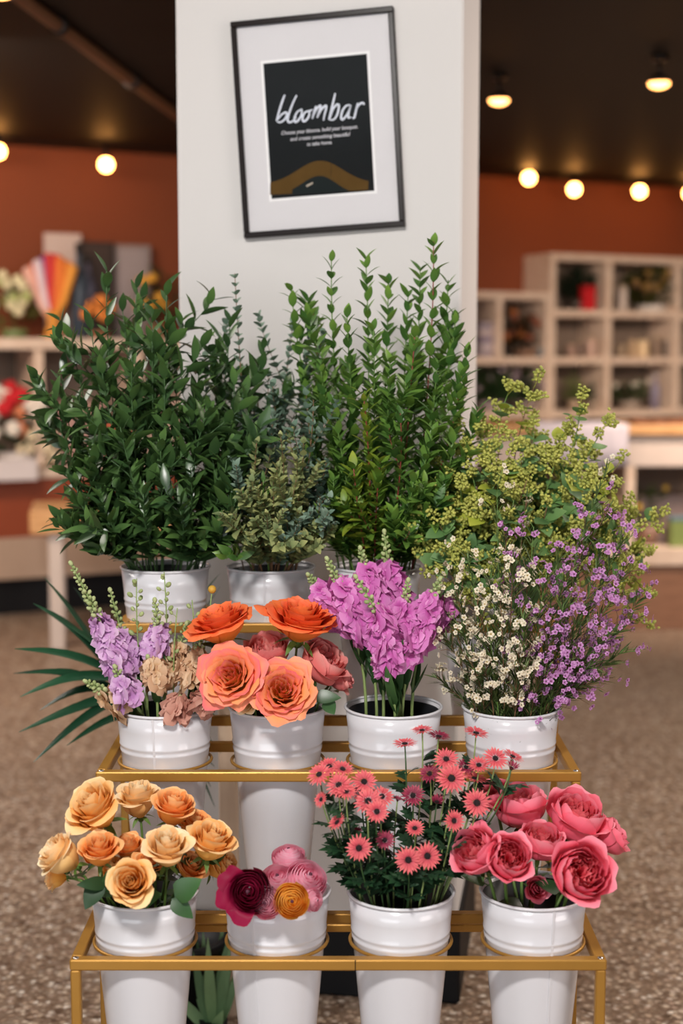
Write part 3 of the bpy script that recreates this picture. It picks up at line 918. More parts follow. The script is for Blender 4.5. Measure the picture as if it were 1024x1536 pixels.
g = 'hot pink garden roses in the right bucket of the lowest tier'
B = (1, 3)
for px, py, Y, dm, ax, vr, k, lv, lb in [
    (780, 1214, 2.64, 78, (-.1, .25, 1), 'pink', 0, 1, 'hot pink garden rose at the back of its bunch, beside the daisies'),
    (862, 1230, 2.60, 86, (.25, .55, .8), 'pink', 1, 2, 'large ruffled pink garden rose at the upper right of its bunch'),
    (913, 1256, 2.60, 56, (.7, .2, .5), 'pink', 0, 1, 'pink garden rose leaning out farthest right'),
    (810, 1266, 2.55, 64, (.1, .55, .85), 'pink', 1, 2, 'upright pink garden rose in the middle of its bunch'),
    (716, 1281, 2.48, 72, (-.4, .7, .6), 'pink', 0, 2, 'pink garden rose at the far left of its bunch, over the daisy stems'),
    (762, 1289, 2.455, 66, (.05, .8, .6), 'pink', 1, 2, 'cupped pink garden rose second from left at the front of its bunch'),
    (869, 1310, 2.44, 86, (.2, .9, .45), 'pink', 0, 2, 'wide open pink garden rose facing forward over the right rim'),
    (803, 1332, 2.52, 42, (.1, .8, .3), 'pinkbud', 0, 2, 'small shaded pink rose low between the front garden roses'),
    (742, 1196, 2.66, 52, (-.2, .4, .8), 'pink', 1, 1, 'pink rose half hidden behind the rightmost daisies')]:
    rose(B, px, py, Y, dm, ax, VAR[vr][k % len(VAR[vr])], lb, g, leaves=lv, stemr=.0034, hgt=.6)

# ------------------------------------------------------------------ ranunculus
def onion(mb, phi, rho, the, zrim, hw, ruf=.012, nu=8, nv=7, flare=0.0):
    rnd = random.random(); zc = zrim - rho * math.cos(the); p1 = random.random() * 6
    rows = []
    for i in range(nv + 1):
        row = []
        for j in range(nu + 1):
            u = -1 + 2 * j / nu
            v = i / nv * (1 - .16 * abs(u) ** 2.5)
            th = math.radians(152) + (the - math.radians(152)) * v
            r = rho * math.sin(th) * (1 + .07 * u) + ruf * math.sin(4 * u + p1) * v + flare * max(0, v - .6) ** 1.5
            a = phi + u * hw * (.6 + .4 * math.sin(PI * .5 * min(1, v / .5)))
            row.append(mb.add((r * math.cos(a), r * math.sin(a), zc + rho * math.cos(th)), (v, abs(u), rnd)))
        rows.append(row)
    for a, b in zip(rows, rows[1:]):
        for j in range(nu): mb.f.append((a[j], a[j + 1], b[j + 1], b[j]))
def ranunculus(mat, loose=None, n=8):
    mi, mb, outs = MB(), MB(), []
    ph = 0
    for li in range(n):
        f = (li + 1) / n
        k = 3 if li < 3 else 5
        ph += 1.1
        for j in range(k):
            onion(mi if li < n - 4 else mb, ph + 2 * PI * j / k + jit(.12), .05 + .93 * f, math.radians(46 + 34 * f), .90 - .48 * f * f + jit(.02), 1.2 - .3 * f, .02)
    for j in range(5):
        m2 = MB(); onion(m2, ph + .6 + 2 * PI * j / 5, 1.0, math.radians(74), .34, .8, .025, flare=.25)
        outs.append(m2.mesh('outer_petal', mat))
    for (a, op, cu) in loose or []:
        m2 = MB(); m2.petal(a, .75, .6, .72, .5, .3, .25, .1, nu=12, nv=10, top=.25)
        outs.append(m2.mesh('outer_petal', T_crim if mat is T_burg else mat))
    cal = MB(); cal.ball((0, 0, -.42), .2, 8, 5)
    return mb.mesh('petals', mat), mi.mesh('inner_petals', mat), outs, cal.mesh('calyx', M_stemgreen)
RCEN = MB().ball((0, 0, .78), .1, 10, 6, sq=.8).mesh('flower_center', M_ringdisc)
R_b = ranunculus(T_burg, [(2.5, 0, 0), (3.3, 0, 0), (4.2, 0, 0)], n=8)
R_p = ranunculus(T_rpink); R_y = ranunculus(T_ryel)
g = 'ranunculus in the second bucket of the lowest tier'
def ran(px, py, Y, dm, ax, meshes, lb, spin=0):
    T = P(px, py, Y); R = dm / 2 / ppm(T); A = AX(*ax); base = T - A * R * .25
    b, pts = stem_from((1, 1), base - A * R * .45, endir=A + V((0, 0, .6)), wob=.003, depth=.2)
    t = thing('ranunculus', lb, 'flower', b, g)
    MB().tube(pts, .0026, .0024, 6).build('stem', M_stempale, t)
    bl = flower_head(t, meshes, base - b, A, R, spin)
    place('flower_center', RCEN, bl)
    mb = MB(); p, d = along(pts, .3)
    for k in range(3): mb.leaf(p, side_of(d, k * 2.1) + d * .8, d, .04, .012, .3, .2, 'lance', 4)
    mb.build('leaf', G_stockleaf, t)
ran(374, 1337, 2.425, 66, (-.1, .95, .35), R_b, 'dark burgundy ranunculus with loose crimson petals', 0)
ran(433, 1284, 2.57, 50, (0, .25, .9), R_p, 'pink ranunculus farthest back at the top of its bunch')
ran(460, 1319, 2.52, 62, (.35, .6, .7), R_p, 'largest pink ranunculus at the right of its bunch')
ran(417, 1321, 2.52, 56, (-.05, .6, .8), R_p, 'pink ranunculus in the middle, behind the yellow one')
ran(399, 1354, 2.425, 48, (-.1, .9, .3), R_p, 'pink ranunculus hanging lowest, between the burgundy and the yellow one')
ran(437, 1351, 2.415, 52, (.1, 1, .3), R_y, 'yellow-orange ranunculus over the front rim of the bucket')
ran(470, 1350, 2.47, 34, (.6, .6, .2), R_p, 'small pink ranunculus under the largest pink one')

# ------------------------------------------------------------------ daisies
def daisy_meshes(mat, cup=0.0, n=19):
    mb = MB()
    for lay in range(2):
        for k in range(n // (1 + lay * 0)):
            a = 2 * PI * k / n + lay * PI / n + jit(.06)
            d = V((math.cos(a), math.sin(a), .12 + cup + lay * .12 + jit(.06)))
            mb.leaf((d.x * .2, d.y * .2, .02 + .03 * lay), d, (0, 0, 1), (.82 - .2 * lay) * (1 + jit(.08)), .15, .22 + jit(.15), .3, 'obovate', 4)
    ce = MB(); ce.ball((0, 0, .05), .22, 12, 6, sq=.4)
    for k in range(26):
        a = k * 2.4; r = .24 * math.sqrt(k / 26)
        ce.ball((r * math.cos(a), r * math.sin(a), .13 - r * .2), .03, 5, 3)
    ca = MB(); ca.ball((0, 0, -.05), .2, 8, 5, sq=.6)
    return mb.mesh('ray_petals', mat), ce.mesh('flower_center', M_disc), ca.mesh('calyx', M_stemdark)
DM = [daisy_meshes(T_daisy), daisy_meshes(T_daisy, .12), daisy_meshes(T_daisydark, .15), daisy_meshes(T_daisydark, 1.3, 12)]
def lobed_leaf(mb, p, d, nrm, L):
    p = V(p); d = V(d).normalized()
    nrm = V(nrm); nrm = (nrm - d * nrm.dot(d)).normalized(); s = d.cross(nrm)
    r = random.random()
    mb.leaf(p, d, nrm, L, L * .34, .3, .15, 'lance', 5, r)
    for t, k in ((.3, .42), (.55, .4)):
        for sg in (-1, 1):
            mb.leaf(p + d * L * t * .9, d * .75 + s * sg * .8, nrm, L * k, L * k * .5, .3, .1, 'ovate', 4, r)
def daisy(px, py, Y, dm, ax, v, lb):
    T = P(px, py, Y); R = dm / 2 / ppm(T); A = AX(*ax); base = T - A * R * .08
    b, pts = stem_from((1, 2), base, endir=A * .35 + V((0, 0, 1)), wob=.008, spread=.062, depth=.18)
    t = thing('daisy', lb, 'daisy', b, 'coral daisies in the third bucket of the lowest tier')
    MB().tube(pts, .0019, .0014, 5).build('stem', M_stempale if random.random() < .6 else M_stemdark, t)
    q = V((0, 0, 1)).rotation_difference(A) @ Matrix.Rotation(random.random() * 6, 3, 'Z').to_quaternion()
    bl = place('bloom', DM[v][0], t, base - b, q, R)
    place('flower_center', DM[v][1], bl); place('calyx', DM[v][2], bl)
    mb = MB()
    for _ in range(random.randint(8, 12)):
        for _t in range(30):
            p, d = along(pts, random.uniform(.42, .88))
            if p.z > .186: break
        s = side_of(d, random.random() * 6.28)
        lobed_leaf(mb, p, s + d * random.uniform(.4, 1.0), d + V((0, -.3, .2)), random.uniform(.032, .056))
    mb.build('foliage', G_daisy, t)
for a in [
    (478, 1161, 2.50, 42, (-.4, .6, .8), 0, 'coral daisy at the far left of the daisy bunch'),
    (494, 1149, 2.54, 40, (-.1, .5, .9), 0, 'highest daisy of the left-hand cluster'),
    (514, 1153, 2.53, 38, (.2, .4, .9), 1, 'pale coral daisy at the top right of the left-hand trio'),
    (508, 1177, 2.49, 44, (-.15, .7, .7), 0, 'coral daisy directly under the left-hand trio'),
    (519, 1187, 2.48, 36, (.1, .5, .8), 1, 'coral daisy tucked under its left neighbour, below the left-hand trio'),
    (546, 1172, 2.52, 42, (.05, .75, .7), 0, 'round coral daisy alone right of the left-hand cluster'),
    (481, 1199, 2.50, 28, (-.7, .6, .4), 1, 'smallest coral daisy on the left fringe'),
    (552, 1201, 2.48, 46, (-.05, .75, .65), 0, 'large coral daisy in front at the middle of the daisy bunch'),
    (573, 1194, 2.52, 40, (.25, .6, .75), 0, 'coral daisy touching the large middle one from the right'),
    (565, 1217, 2.46, 40, (.1, .8, .5), 1, 'reddish daisy below the large middle one'),
    (505, 1233, 2.48, 32, (-.5, .4, .7), 1, 'half closed coral daisy low on the left fringe'),
    (538, 1272, 2.455, 42, (-.1, .95, .35), 0, 'coral daisy low at the left, facing straight forward'),
    (577, 1260, 2.47, 32, (.05, .8, .5), 2, 'dark wine daisy low in the middle of the daisy bunch'),
    (619, 1193, 2.55, 38, (-.05, .7, .7), 2, 'dark pink daisy under the tall thin-stemmed daisies'),
    (622, 1242, 2.50, 32, (.0, .6, .7), 1, 'pink daisy below the dark pink one in the middle'),
    (612, 1290, 2.445, 44, (-.1, .95, .35), 0, 'coral daisy lowest in front, left of a pair'),
    (641, 1284, 2.45, 44, (.15, .9, .4), 0, 'coral daisy lowest in front, right of a pair'),
    (607, 1115, 2.60, 40, (-.05, .12, 1), 1, 'flat coral daisy on a tall stem, leftmost of three before the magenta bucket'),
    (633, 1095, 2.62, 36, (-.1, .12, 1), 1, 'topmost daisy, on a tall stem before the magenta bucket'),
    (658, 1104, 2.62, 38, (.15, .12, 1), 2, 'flat daisy right next to the topmost daisy'),
    (669, 1138, 2.58, 40, (.0, .7, .75), 0, 'coral daisy below the tall pair, facing up'),
    (644, 1160, 2.60, 36, (-.3, .6, .7), 2, 'dark red daisy left of the biggest coral daisy'),
    (677, 1167, 2.53, 50, (.05, .8, .6), 0, 'biggest coral daisy at the right of the daisy bunch'),
    (714, 1099, 2.62, 42, (.2, .15, 1), 1, 'tall daisy in front of the waxflower bucket'),
    (743, 1137, 2.58, 40, (.15, .7, .7), 0, 'bright coral daisy at the upper right of the daisy bunch'),
    (718, 1147, 2.58, 36, (-.05, .5, .85), 1, 'coral daisy just below the tall one before the waxflower bucket'),
    (769, 1134, 2.60, 38, (.4, .15, .9), 1, 'flat coral daisy reaching farthest right'),
    (715, 1204, 2.50, 46, (.1, .85, .5), 0, 'coral daisy just above the leftmost garden rose'),
    (767, 1152, 2.58, 30, (.3, .4, .8), 3, 'dark unopened daisy at the right end of the daisy bunch'),
    (712, 1167, 2.60, 44, (.2, .1, 1), 1, 'edge-on coral daisy right of the biggest one'),
    (681, 1231, 2.48, 36, (.3, .8, .3), 1, 'pink daisy turned sideways left of the leftmost garden rose'),
    (540, 1188, 2.58, 32, (-.2, .5, .8), 2, 'shaded daisy behind the large middle one'),
    (536, 1249, 2.54, 24, (.0, .5, .8), 3, 'dark closed bud above the low left daisy'),
    (596, 1200, 2.56, 18, (.2, .3, .9), 3, 'tiny dark bud in the gap at the middle of the daisy bunch'),
    (655, 1203, 2.58, 30, (.1, .5, .8), 3, 'wine red half-open daisy under the biggest coral daisy'),
    (699, 1150, 2.62, 34, (.1, .5, .8), 2, 'plum daisy behind the biggest coral daisy')]:
    daisy(*a)

# ------------------------------------------------------------------ stock
def floret_mesh(mat, n=11, ruf=.2):
    mb = MB()
    for k in range(n):
        lay = k % 3
        mb.petal(2.4 * k, .16 + .1 * lay, .55 - .1 * lay, .95, .28 + .26 * lay, .25, .22 * lay, ruf, nu=5, nv=5, top=.2, skew=.05, foot=.2)
    return mb.mesh('floret', mat)
FL = {k: [floret_mesh(m) for _ in range(3)] for k, m in (('magenta', T_magenta), ('lav', T_lav), ('tan', T_tan), ('dusty', T_dusty))}
def stock(bk, low, high, tip, Y0, Y1, kind, lb, group, nf=12, fr=.026, strap=3, nb=14, spikew=.032):
    """florets sit between the two points low and high on the spike; buds on to the tip"""
    A, Bp, C = P(low[0], low[1], Y0), P(high[0], high[1], (Y0 * .4 + Y1 * .6)), P(tip[0], tip[1], Y1)
    b, p1 = stem_from(bk, A, endir=(Bp - A) + V((0, 0, .05)), n=8, wob=.004)
    up = [A + (Bp - A) * (i / 6) - b for i in range(1, 7)] + [Bp + (C - Bp) * (i / 4) - b for i in range(1, 5)]
    pts = p1 + up
    t = thing('stock_flower', lb, 'flower', b, group)
    MB().tube(pts, .0038, .0016, 6).build('stem', M_stempale, t)
    sp = p1[-1:] + up[:6]
    for i in range(nf):
        f = (i + .5) / nf
        p, d = along(sp, f)
        s = side_of(d, i * 2.4 + jit(.4))
        s = (s + V((0, -.25, 0)) + d * (.25 + .3 * f)).normalized()
        R = fr * (1.05 - .35 * f) * (1 + jit(.12))
        q = V((0, 0, 1)).rotation_difference(s) @ Matrix.Rotation(random.random() * 6, 3, 'Z').to_quaternion()
        place('floret', random.choice(FL[kind]), t, p + s * (spikew * .35), q, R)
    mb = MB()
    sp2 = up[5:]
    nb = int(nb * 1.7)
    for i in range(nb):
        f = i / nb
        p, d = along(sp2, min(f * .95, .99))
        s = side_of(d, i * 2.4)
        r = .0046 * (1.1 - .5 * f) * (1 + jit(.2))
        q = p + (s + d * .6).normalized() * (.0095 * (1.1 - .6 * f))
        mb.tube([p, q], .0009, n=4, c=(.2, 0, .5))
        mb.ball(q, r, 6, 4, (.6, 0, random.random()), 1.35, s + d * .8)
    p, d = along(sp2, 1); mb.ball(p, .005, 6, 4, (.8, 0, .3), 1.3, d)
    mb.build('bud_cluster', M_bud, t)
    for i in range(strap):
        p, d = along(p1, random.uniform(.5, .9))
        s = side_of(d, random.random() * 6.28) + V((0, -.2, 0))
        mb = MB(); mb.leaf(p, d * .9 + s * .5, s * -1 + d * .3, random.uniform(.07, .12), random.uniform(.014, .022), -random.uniform(.2, .9), .3, 'strap', 7)
        mb.build('leaf', G_stockleaf, t)
g = 'magenta stock stems in the third bucket of the middle tier'
for low, hi, tip, Y0, Y1, lb, nf in [
    ((585, 1000), (570, 925), (533, 865), 2.78, 2.73, 'magenta stock spike leaning toward the viewer with a long green bud tip', 15),
    ((618, 965), (645, 905), (660, 868), 2.82, 2.80, 'magenta stock spike leaning right toward the waxflower', 14),
    ((545, 945), (510, 880), (490, 838), 2.83, 2.82, 'magenta stock spike at the upper left of its bunch', 13),
    ((600, 925), (582, 855), (576, 797), 2.88, 2.90, 'tallest magenta stock spike with curled pale buds on top', 13),
    ((565, 915), (550, 862), (540, 822), 2.86, 2.87, 'magenta stock spike just left of the tallest one', 12),
    ((640, 940), (668, 912), (684, 888), 2.86, 2.86, 'short magenta stock spike at the right edge of its bunch', 9),
    ((520, 925), (482, 888), (462, 862), 2.86, 2.86, 'magenta stock spike reaching farthest left over the coral rose', 12),
    ((600, 985), (605, 915), (612, 870), 2.80, 2.80, 'full magenta stock spike at the front middle of its bunch', 14)]:
    stock((2, 2), low, hi, tip, Y0, Y1, 'magenta', lb, g, nf + 3, .031, 7, 12, .04)
g = 'lavender and tan stock stems in the first bucket of the middle tier'
for low, hi, tip, Y0, Y1, kd, lb, nf, nb in [
    ((180, 1010), (150, 930), (106, 845), 2.80, 2.78, 'lav', 'lavender stock spike leaning left with a long pale bud tip', 16, 22),
    ((205, 1000), (185, 960), (165, 885), 2.84, 2.86, 'lav', 'second lavender stock spike, behind the left-leaning one', 12, 14),
    ((225, 985), (238, 950), (232, 900), 2.82, 2.83, 'lav', 'lavender stock spike at the right of the lavender ones', 8, 12),
    ((195, 1050), (182, 1022), (172, 1000), 2.775, 2.76, 'lav', 'short lavender stock drooping lowest over the rim', 5, 5),
    ((250, 1015), (268, 975), (280, 935), 2.84, 2.86, 'tan', 'tan stock spike beside the lavender ones', 9, 8),
    ((290, 1030), (298, 985), (300, 948), 2.83, 2.85, 'tan', 'tan stock spike leaning against the orange rose', 8, 8),
    ((235, 1020), (232, 1000), (222, 985), 2.80, 2.79, 'tan', 'short tan stock in the middle of the first middle-tier bucket', 6, 4),
    ((262, 1072), (268, 1058), (270, 1046), 2.775, 2.77, 'dusty', 'dusty pink stock floret resting on the bucket rim', 3, 2),
    ((300, 1062), (312, 1048), (322, 1040), 2.79, 2.78, 'dusty', 'dusty pink stock at the right rim of its bucket', 3, 3),
    ((185, 1060), (160, 1040), (128, 1022), 2.80, 2.77, 'tan', 'low pale bud sprig reaching left over the rim', 1, 12)]:
    stock((2, 0), low, hi, tip, Y0, Y1, kd, lb, g, nf + 3, .0255, 1, nb, .036)
# thin bud sprays rising before the ruscus bucket
def sprig(bk, px, py, Y, lb, ball=False, n=12, name='bud_sprig'):
    T = P(px, py, Y)
    b, pts = stem_from(bk, T, n=10)
    t = thing(name, lb, 'flower', b, 'thin bud sprigs in the first bucket of the middle tier')
    MB().tube(pts, .0022, .0012, 5).build('stem', M_stempale, t)
    mb = MB()
    if ball:
        mb.ball(pts[-1], .0085, 10, 8)
        mb.build('yellow_bud', M_yellowbud, t)
    else:
        for i in range(n):
            p, d = along(pts, .72 + .28 * i / n)
            s = side_of(d, i * 2.4)
            q = p + (s + d * .5).normalized() * random.uniform(.008, .016)
            mb.tube([p, q], .0007, n=4); mb.ball(q, random.uniform(.0035, .0055), 6, 4, (.3, 0, random.random()), 1.4, s + d)
        mb.build('bud_cluster', M_bud, t)
sprig((2, 0), 205, 868, 2.83, 'green bud sprig standing before the left rim of the ruscus bucket')
sprig((2, 0), 246, 858, 2.84, 'tall green bud sprig curving before the middle of the ruscus bucket')
sprig((2, 0), 318, 884, 2.86, 'single yellow ball bud on a stem left of the orange rose', True)
sprig((2, 0), 266, 912, 2.82, 'pale yellow bud sprig above the tan stock', n=6)
sprig((2, 0), 288, 900, 2.88, 'small yellow-green bud sprig under the yellow ball bud', n=6)

# ------------------------------------------------------------------ greenery
def spray(bk, tip, kind, lb, group, name, nleaf=40, L=.06, W=.018, mats=(None, None), t0=.33, branch=0, opp=False, stemr=.0026, spread=.055, shape='lance', jl=.25, endir=None):
    b, pts = stem_from(bk, tip, n=14, spread=spread, wob=.02, endir=endir)
    t = thing(name, lb, 'greenery', b, group)
    st = MB(); st.tube(pts, stemr, stemr * .45, 5)
    lf = MB()
    for k in range(60):
        if along(pts, k / 60)[0].z > .215: t0 = max(t0, k / 60); break
    paths = [(pts, t0, nleaf)]
    tot = (tip - b).length
    for i in range(branch):
        p, d = along(pts, random.uniform(max(.4, t0), .85))
        s = side_of(d, random.random() * 6.28)
        e = p + (d * .8 + s * (.4 if opp else .75)).normalized() * tot * random.uniform(.12, .22 if opp else .25) + V((0, 0, .02))
        bp = bez(p, p + d * .03 + s * .01, e - d * .03, e, 6)
        st.tube(bp, stemr * .6, stemr * .3, 4)
        paths.append((bp, .15, int(nleaf * .35)))
    for path, ta, n in paths:
        a0 = random.random() * 6
        for i in range(n):
            f = ta + (1 - ta) * (i + .5) / n
            p, d = along(path, min(f, .995))
            if opp:
                ang = a0 + (i // 2) * PI / 2 + (i % 2) * PI + jit(.3)
                f = ta + (1 - ta) * ((i // 2) * 2 + .8) / n
                p, d = along(path, min(f, .995))
            else: ang = a0 + i * 2.4 + jit(.3)
            s = side_of(d, ang)
            dr = s * (1 - .4 * f) + d * (.4 + .55 * f) + rv(.28)
            if p.z < .27: dr.z = max(dr.z, .35)
            k = (1 + jit(jl)) * (1.1 - .45 * f)
            lf.leaf(p, dr, d - s * .3 + V((0, 0, .35)), L * k, W * k, random.uniform(.1, .55), .22, shape, 5)
    lf.build('foliage', mats[0], t)
    st.build('stem', mats[1], t)
    return t, pts, b

# ruscus: left bucket of the top tier
RUS = [(160, 402, 3.12), (205, 428, 3.18), (250, 428, 3.15), (135, 470, 3.12), (182, 452, 3.22), (228, 470, 3.1), (262, 500, 3.2), (108, 512, 3.12),
       (94, 556, 3.12), (112, 600, 3.2), (90, 640, 3.1), (150, 540, 3.05), (198, 530, 3.02), (246, 540, 3.03), (300, 545, 3.12), (330, 505, 3.2), (352, 560, 3.14),
       (345, 478, 3.18), (395, 520, 3.2), (372, 600, 3.06), (312, 610, 3.02), (138, 684, 3.02), (114, 722, 3.04), (104, 790, 3.02), (136, 765, 3.1), (180, 640, 2.99), (240, 660, 2.98), (285, 700, 2.97),
       (340, 690, 3.0), (355, 745, 2.98), (150, 832, 3.0), (150, 740, 2.98), (215, 740, 2.96), (270, 765, 2.96), (330, 800, 2.98), (368, 560, 3.3)]
uniq = {0: 'topmost ruscus stem, pointing up before the rust wall', 8: 'ruscus stem reaching farthest left', 18: 'ruscus stem leaning right across the white pillar',
        30: 'low ruscus stem drooping left beside the lavender stock', 34: 'low ruscus stem bending right over the bucket rim', 17: 'thin ruscus stem standing against the left edge of the white pillar', 23: 'low ruscus stem stretched out in front of the wooden bench'}
for i, (px, py, Y) in enumerate(RUS):
    lb = uniq.get(i, 'dark green ruscus stem in the left bucket of the top tier')
    nl = 34 if py < 620 else 26
    spray((3, 0), P(px, py, Y), 'ruscus', lb, 'ruscus stems in the left bucket of the top tier', 'ruscus_branch', nl, .074, .0265, (G_ruscus, M_stemdark), .34, 3 if py < 700 else 2, spread=.06)

# myrtle: third bucket of the top tier
MYR = [(436, 430, 3.2), (470, 470, 3.25), (497, 385, 3.14), (548, 383, 3.16), (583, 420, 3.2), (612, 440, 3.2), (650, 362, 3.14), (630, 400, 3.2), (672, 420, 3.2), (684, 470, 3.15),
       (700, 520, 3.12), (692, 560, 3.05), (716, 610, 3.1), (520, 470, 3.08), (560, 490, 3.06), (585, 540, 3.02), (622, 500, 3.03), (655, 540, 3.0), (480, 545, 3.06), (500, 600, 3.02),
       (545, 590, 2.99), (600, 620, 2.98), (650, 640, 2.97), (680, 650, 3.0), (455, 560, 3.15), (470, 640, 3.1), (570, 690, 2.97), (620, 720, 2.96), (530, 700, 2.98), (665, 720, 2.98), (500, 720, 3.02), (590, 770, 2.98), (640, 770, 2.98)]
uniq = {6: 'tallest myrtle stem, near the right edge of the white pillar', 2: 'tall myrtle stem pointed upright below the poster, left of a pair', 3: 'tall myrtle stem pointed upright below the poster, right of a pair',
        0: 'myrtle stem leaning farthest left before the white pillar', 12: 'myrtle stem leaning right toward the seeded eucalyptus'}
for i, (px, py, Y) in enumerate(MYR):
    lb = uniq.get(i, 'bright green upright myrtle stem in the third bucket of the top tier')
    young = i in (26, 28, 20)
    spray((3, 2), P(px, py, Y), 'myrtle', lb if not young else 'young myrtle stem with yellow-green leaves low in the myrtle bunch', 'myrtle stems in the third bucket of the top tier', 'myrtle_branch',
          66 if py < 600 else 46, .056, .0235, (G_myrtle2 if young else G_myrtle, M_stemred if i % 5 == 1 or young else M_stemgreen), .3, 1 if py < 600 else 1, True, spread=.06, endir=(P(px, py, Y) - BUCK[(3, 2)]).normalized() * .3 + V((0, 0, .9)))

# eucalyptus: second bucket of the top tier
EUC = [(352, 410, 3.2), (310, 500, 3.24), (336, 520, 3.28), (402, 470 + 90, 3.22), (464, 470, 3.26), (440, 480, 3.28), (430, 560, 3.2), (380, 600, 3.15), (455, 590, 3.2), (410, 620, 3.1), (480, 640, 3.12), (370, 640, 3.1)]
uniq = {0: 'tallest thin eucalyptus stem with tiny round leaves against the white pillar', 1: 'grey eucalyptus stem rising out of the ruscus', 4: 'grey eucalyptus stem rising beside the leftmost myrtle'}
for i, (px, py, Y) in enumerate(EUC):
    spray((3, 1), P(px, py, Y), 'euc', uniq.get(i, 'grey-green small-leaved eucalyptus stem in the second bucket of the top tier'), 'eucalyptus stems in the second bucket of the top tier', 'eucalyptus_branch',
          64, .026, .021, (G_euc, M_stembrown), .3, 2 if i else 0, True, stemr=.002, shape='round', jl=.2)
PAR = [(350, 690, 3.00), (385, 660, 2.97), (420, 650, 2.95), (455, 660, 2.98), (490, 690, 3.03), (375, 730, 2.93), (410, 710, 2.91), (445, 715, 2.92), (480, 745, 2.95), (500, 790, 2.97), (350, 770, 2.95), (400, 770, 2.91), (450, 780, 2.92), (430, 815, 2.92), (380, 810, 2.93), (475, 815, 2.94), (470, 600, 3.01), (425, 690, 3.07)]
for i, (px, py, Y) in enumerate(PAR):
    spray((3, 1), P(px, py, Y), 'par', 'bushy olive-green eucalyptus sprig low in the second bucket of the top tier', 'olive eucalyptus sprigs in the second bucket of the top tier', 'eucalyptus_sprig',
          46, .027, .018, (G_parv if i % 4 else G_euc, M_stembrown), .35, 5, True, stemr=.0018, shape='ovate', jl=.3)
for i, (px, py, Y, lb) in enumerate([(340, 838, 2.97, 'green leafy sprig drooping over the left rim of the eucalyptus bucket'), (395, 720, 2.95, 'fresh green leafy sprig arching before the olive eucalyptus'), (480, 770, 2.96, 'green leafy sprig reaching right before the olive eucalyptus')]):
    spray((3, 1), P(px, py, Y), 'rus', lb, None, 'leafy_sprig', 16, .045, .017, (G_myrtle, M_stemgreen), .45, 1)

# seeded eucalyptus: right bucket of the top tier
SEE = [(640, 752, 3.02), (624, 800, 3.0), (655, 700, 3.08), (690, 660, 3.1), (720, 650, 3.12), (762, 588, 3.14), (800, 582, 3.14), (870, 605, 3.12), (905, 640, 3.1), (925, 700, 3.1), (985, 775, 3.1), (940, 800, 3.06), (962, 880, 3.06),
       (845, 650, 3.1), (830, 700, 3.02), (780, 680, 3.02), (735, 700, 3.0), (690, 730, 3.0), (660, 790, 2.97), (720, 770, 2.96), (770, 750, 2.95), (820, 760, 2.96), (870, 720, 2.99), (900, 770, 3.0), (650, 850, 2.98), (700, 830, 2.95), (940, 850, 3.02), (965, 930, 3.06), (865, 800, 2.97), (800, 640, 3.2), (880, 680, 3.16), (670, 830, 2.96),
       (700, 690, 3.05), (750, 660, 3.08), (830, 680, 3.1), (850, 740, 3.05), (790, 720, 3.0), (740, 730, 3.0), (910, 740, 3.06), (890, 840, 3.04), (760, 800, 3.0), (830, 830, 3.0), (640, 830, 3.0), (930, 760, 3.1), (700, 770, 3.02), (960, 830, 3.1),
       (680, 870, 3.0), (720, 850, 2.98), (760, 870, 3.0), (800, 880, 3.0), (850, 870, 3.02), (890, 880, 3.03), (930, 900, 3.05), (820, 820, 2.98), (780, 790, 2.97), (865, 760, 3.0), (920, 810, 3.04), (670, 760, 3.0), (710, 720, 3.0), (760, 690, 3.02), (810, 690, 3.04), (850, 700, 3.06), (640, 780, 3.02), (890, 720, 3.08), (800, 650, 3.1), (735, 680, 3.06),
       (690, 895, 2.95), (718, 905, 2.93), (748, 915, 2.92), (778, 900, 2.93), (810, 910, 2.94), (840, 895, 2.96)]
uniq = {5: 'tall seeded eucalyptus stem topped by a seed cluster, left of the two highest', 6: 'seeded eucalyptus stem topped by a seed cluster, right of the two highest', 8: 'seeded eucalyptus stem arching right with a round lime leaf',
        10: 'seeded eucalyptus stem reaching farthest right', 1: 'seeded eucalyptus stem leaning farthest left over the magenta stock', 27: 'seeded eucalyptus stem drooping lowest at the right'}
for i, (px, py, Y) in enumerate(SEE):
    tip = P(px, py, Y)
    c = BUCK[(3, 3)]
    b, pts = stem_from((3, 3), tip, n=14, wob=.025, endir=(tip - c).normalized() * .7 + V((0, 0, .35)) + rv(.25))
    t = thing('seeded_eucalyptus_branch', uniq.get(i, 'yellow-green seeded eucalyptus stem in the right bucket of the top tier'), 'greenery', b, 'seeded eucalyptus stems in the right bucket of the top tier')
    st = MB(); st.tube(pts, .0024, .001, 5)
    lf = MB()
    for k in range(12):
        p, d = along(pts, random.uniform(.36, .98))
        s = side_of(d, random.random() * 6.28) + V((0, -.2, 0))
        m1 = MB() if random.random() < .14 else lf
        m1.leaf(p, s + d * .5, d + V((0, -.6, .5)), random.uniform(.034, .056), random.uniform(.026, .04), random.uniform(.1, .6), .12, 'ovate', 5)
        if m1 is not lf: m1.build('lime_leaf', G_lime, t)
    for k in range(10):
        f = 1.0 if k == 0 else random.uniform(.5, 1)
        p, d = along(pts, min(f, .995))
        s = side_of(d, random.random() * 6.28)
        e = p + (d * .8 + s * (.9 if k else .2) + V((0, 0, .25))).normalized() * random.uniform(.03, .055)
        sd = MB()
        sd.tube([p, e], .0008, n=4)
        for j in range(22):
            q = p.lerp(e, .35 + .65 * j / 22)
            r = side_of(d, j * 2.4) + rv(.4)
            q2 = q + r.normalized() * random.uniform(.004, .013)
            sd.ball(q2, random.uniform(.0026, .0042), 5, 3, (.5, 0, random.random()), 1.3, r)
        sd.build('seed_cluster', G_seed, t)
    st.build('stem', M_stembrown if i % 3 == 0 else M_stemgreen, t)
    lf.build('foliage', G_seedleaf, t)
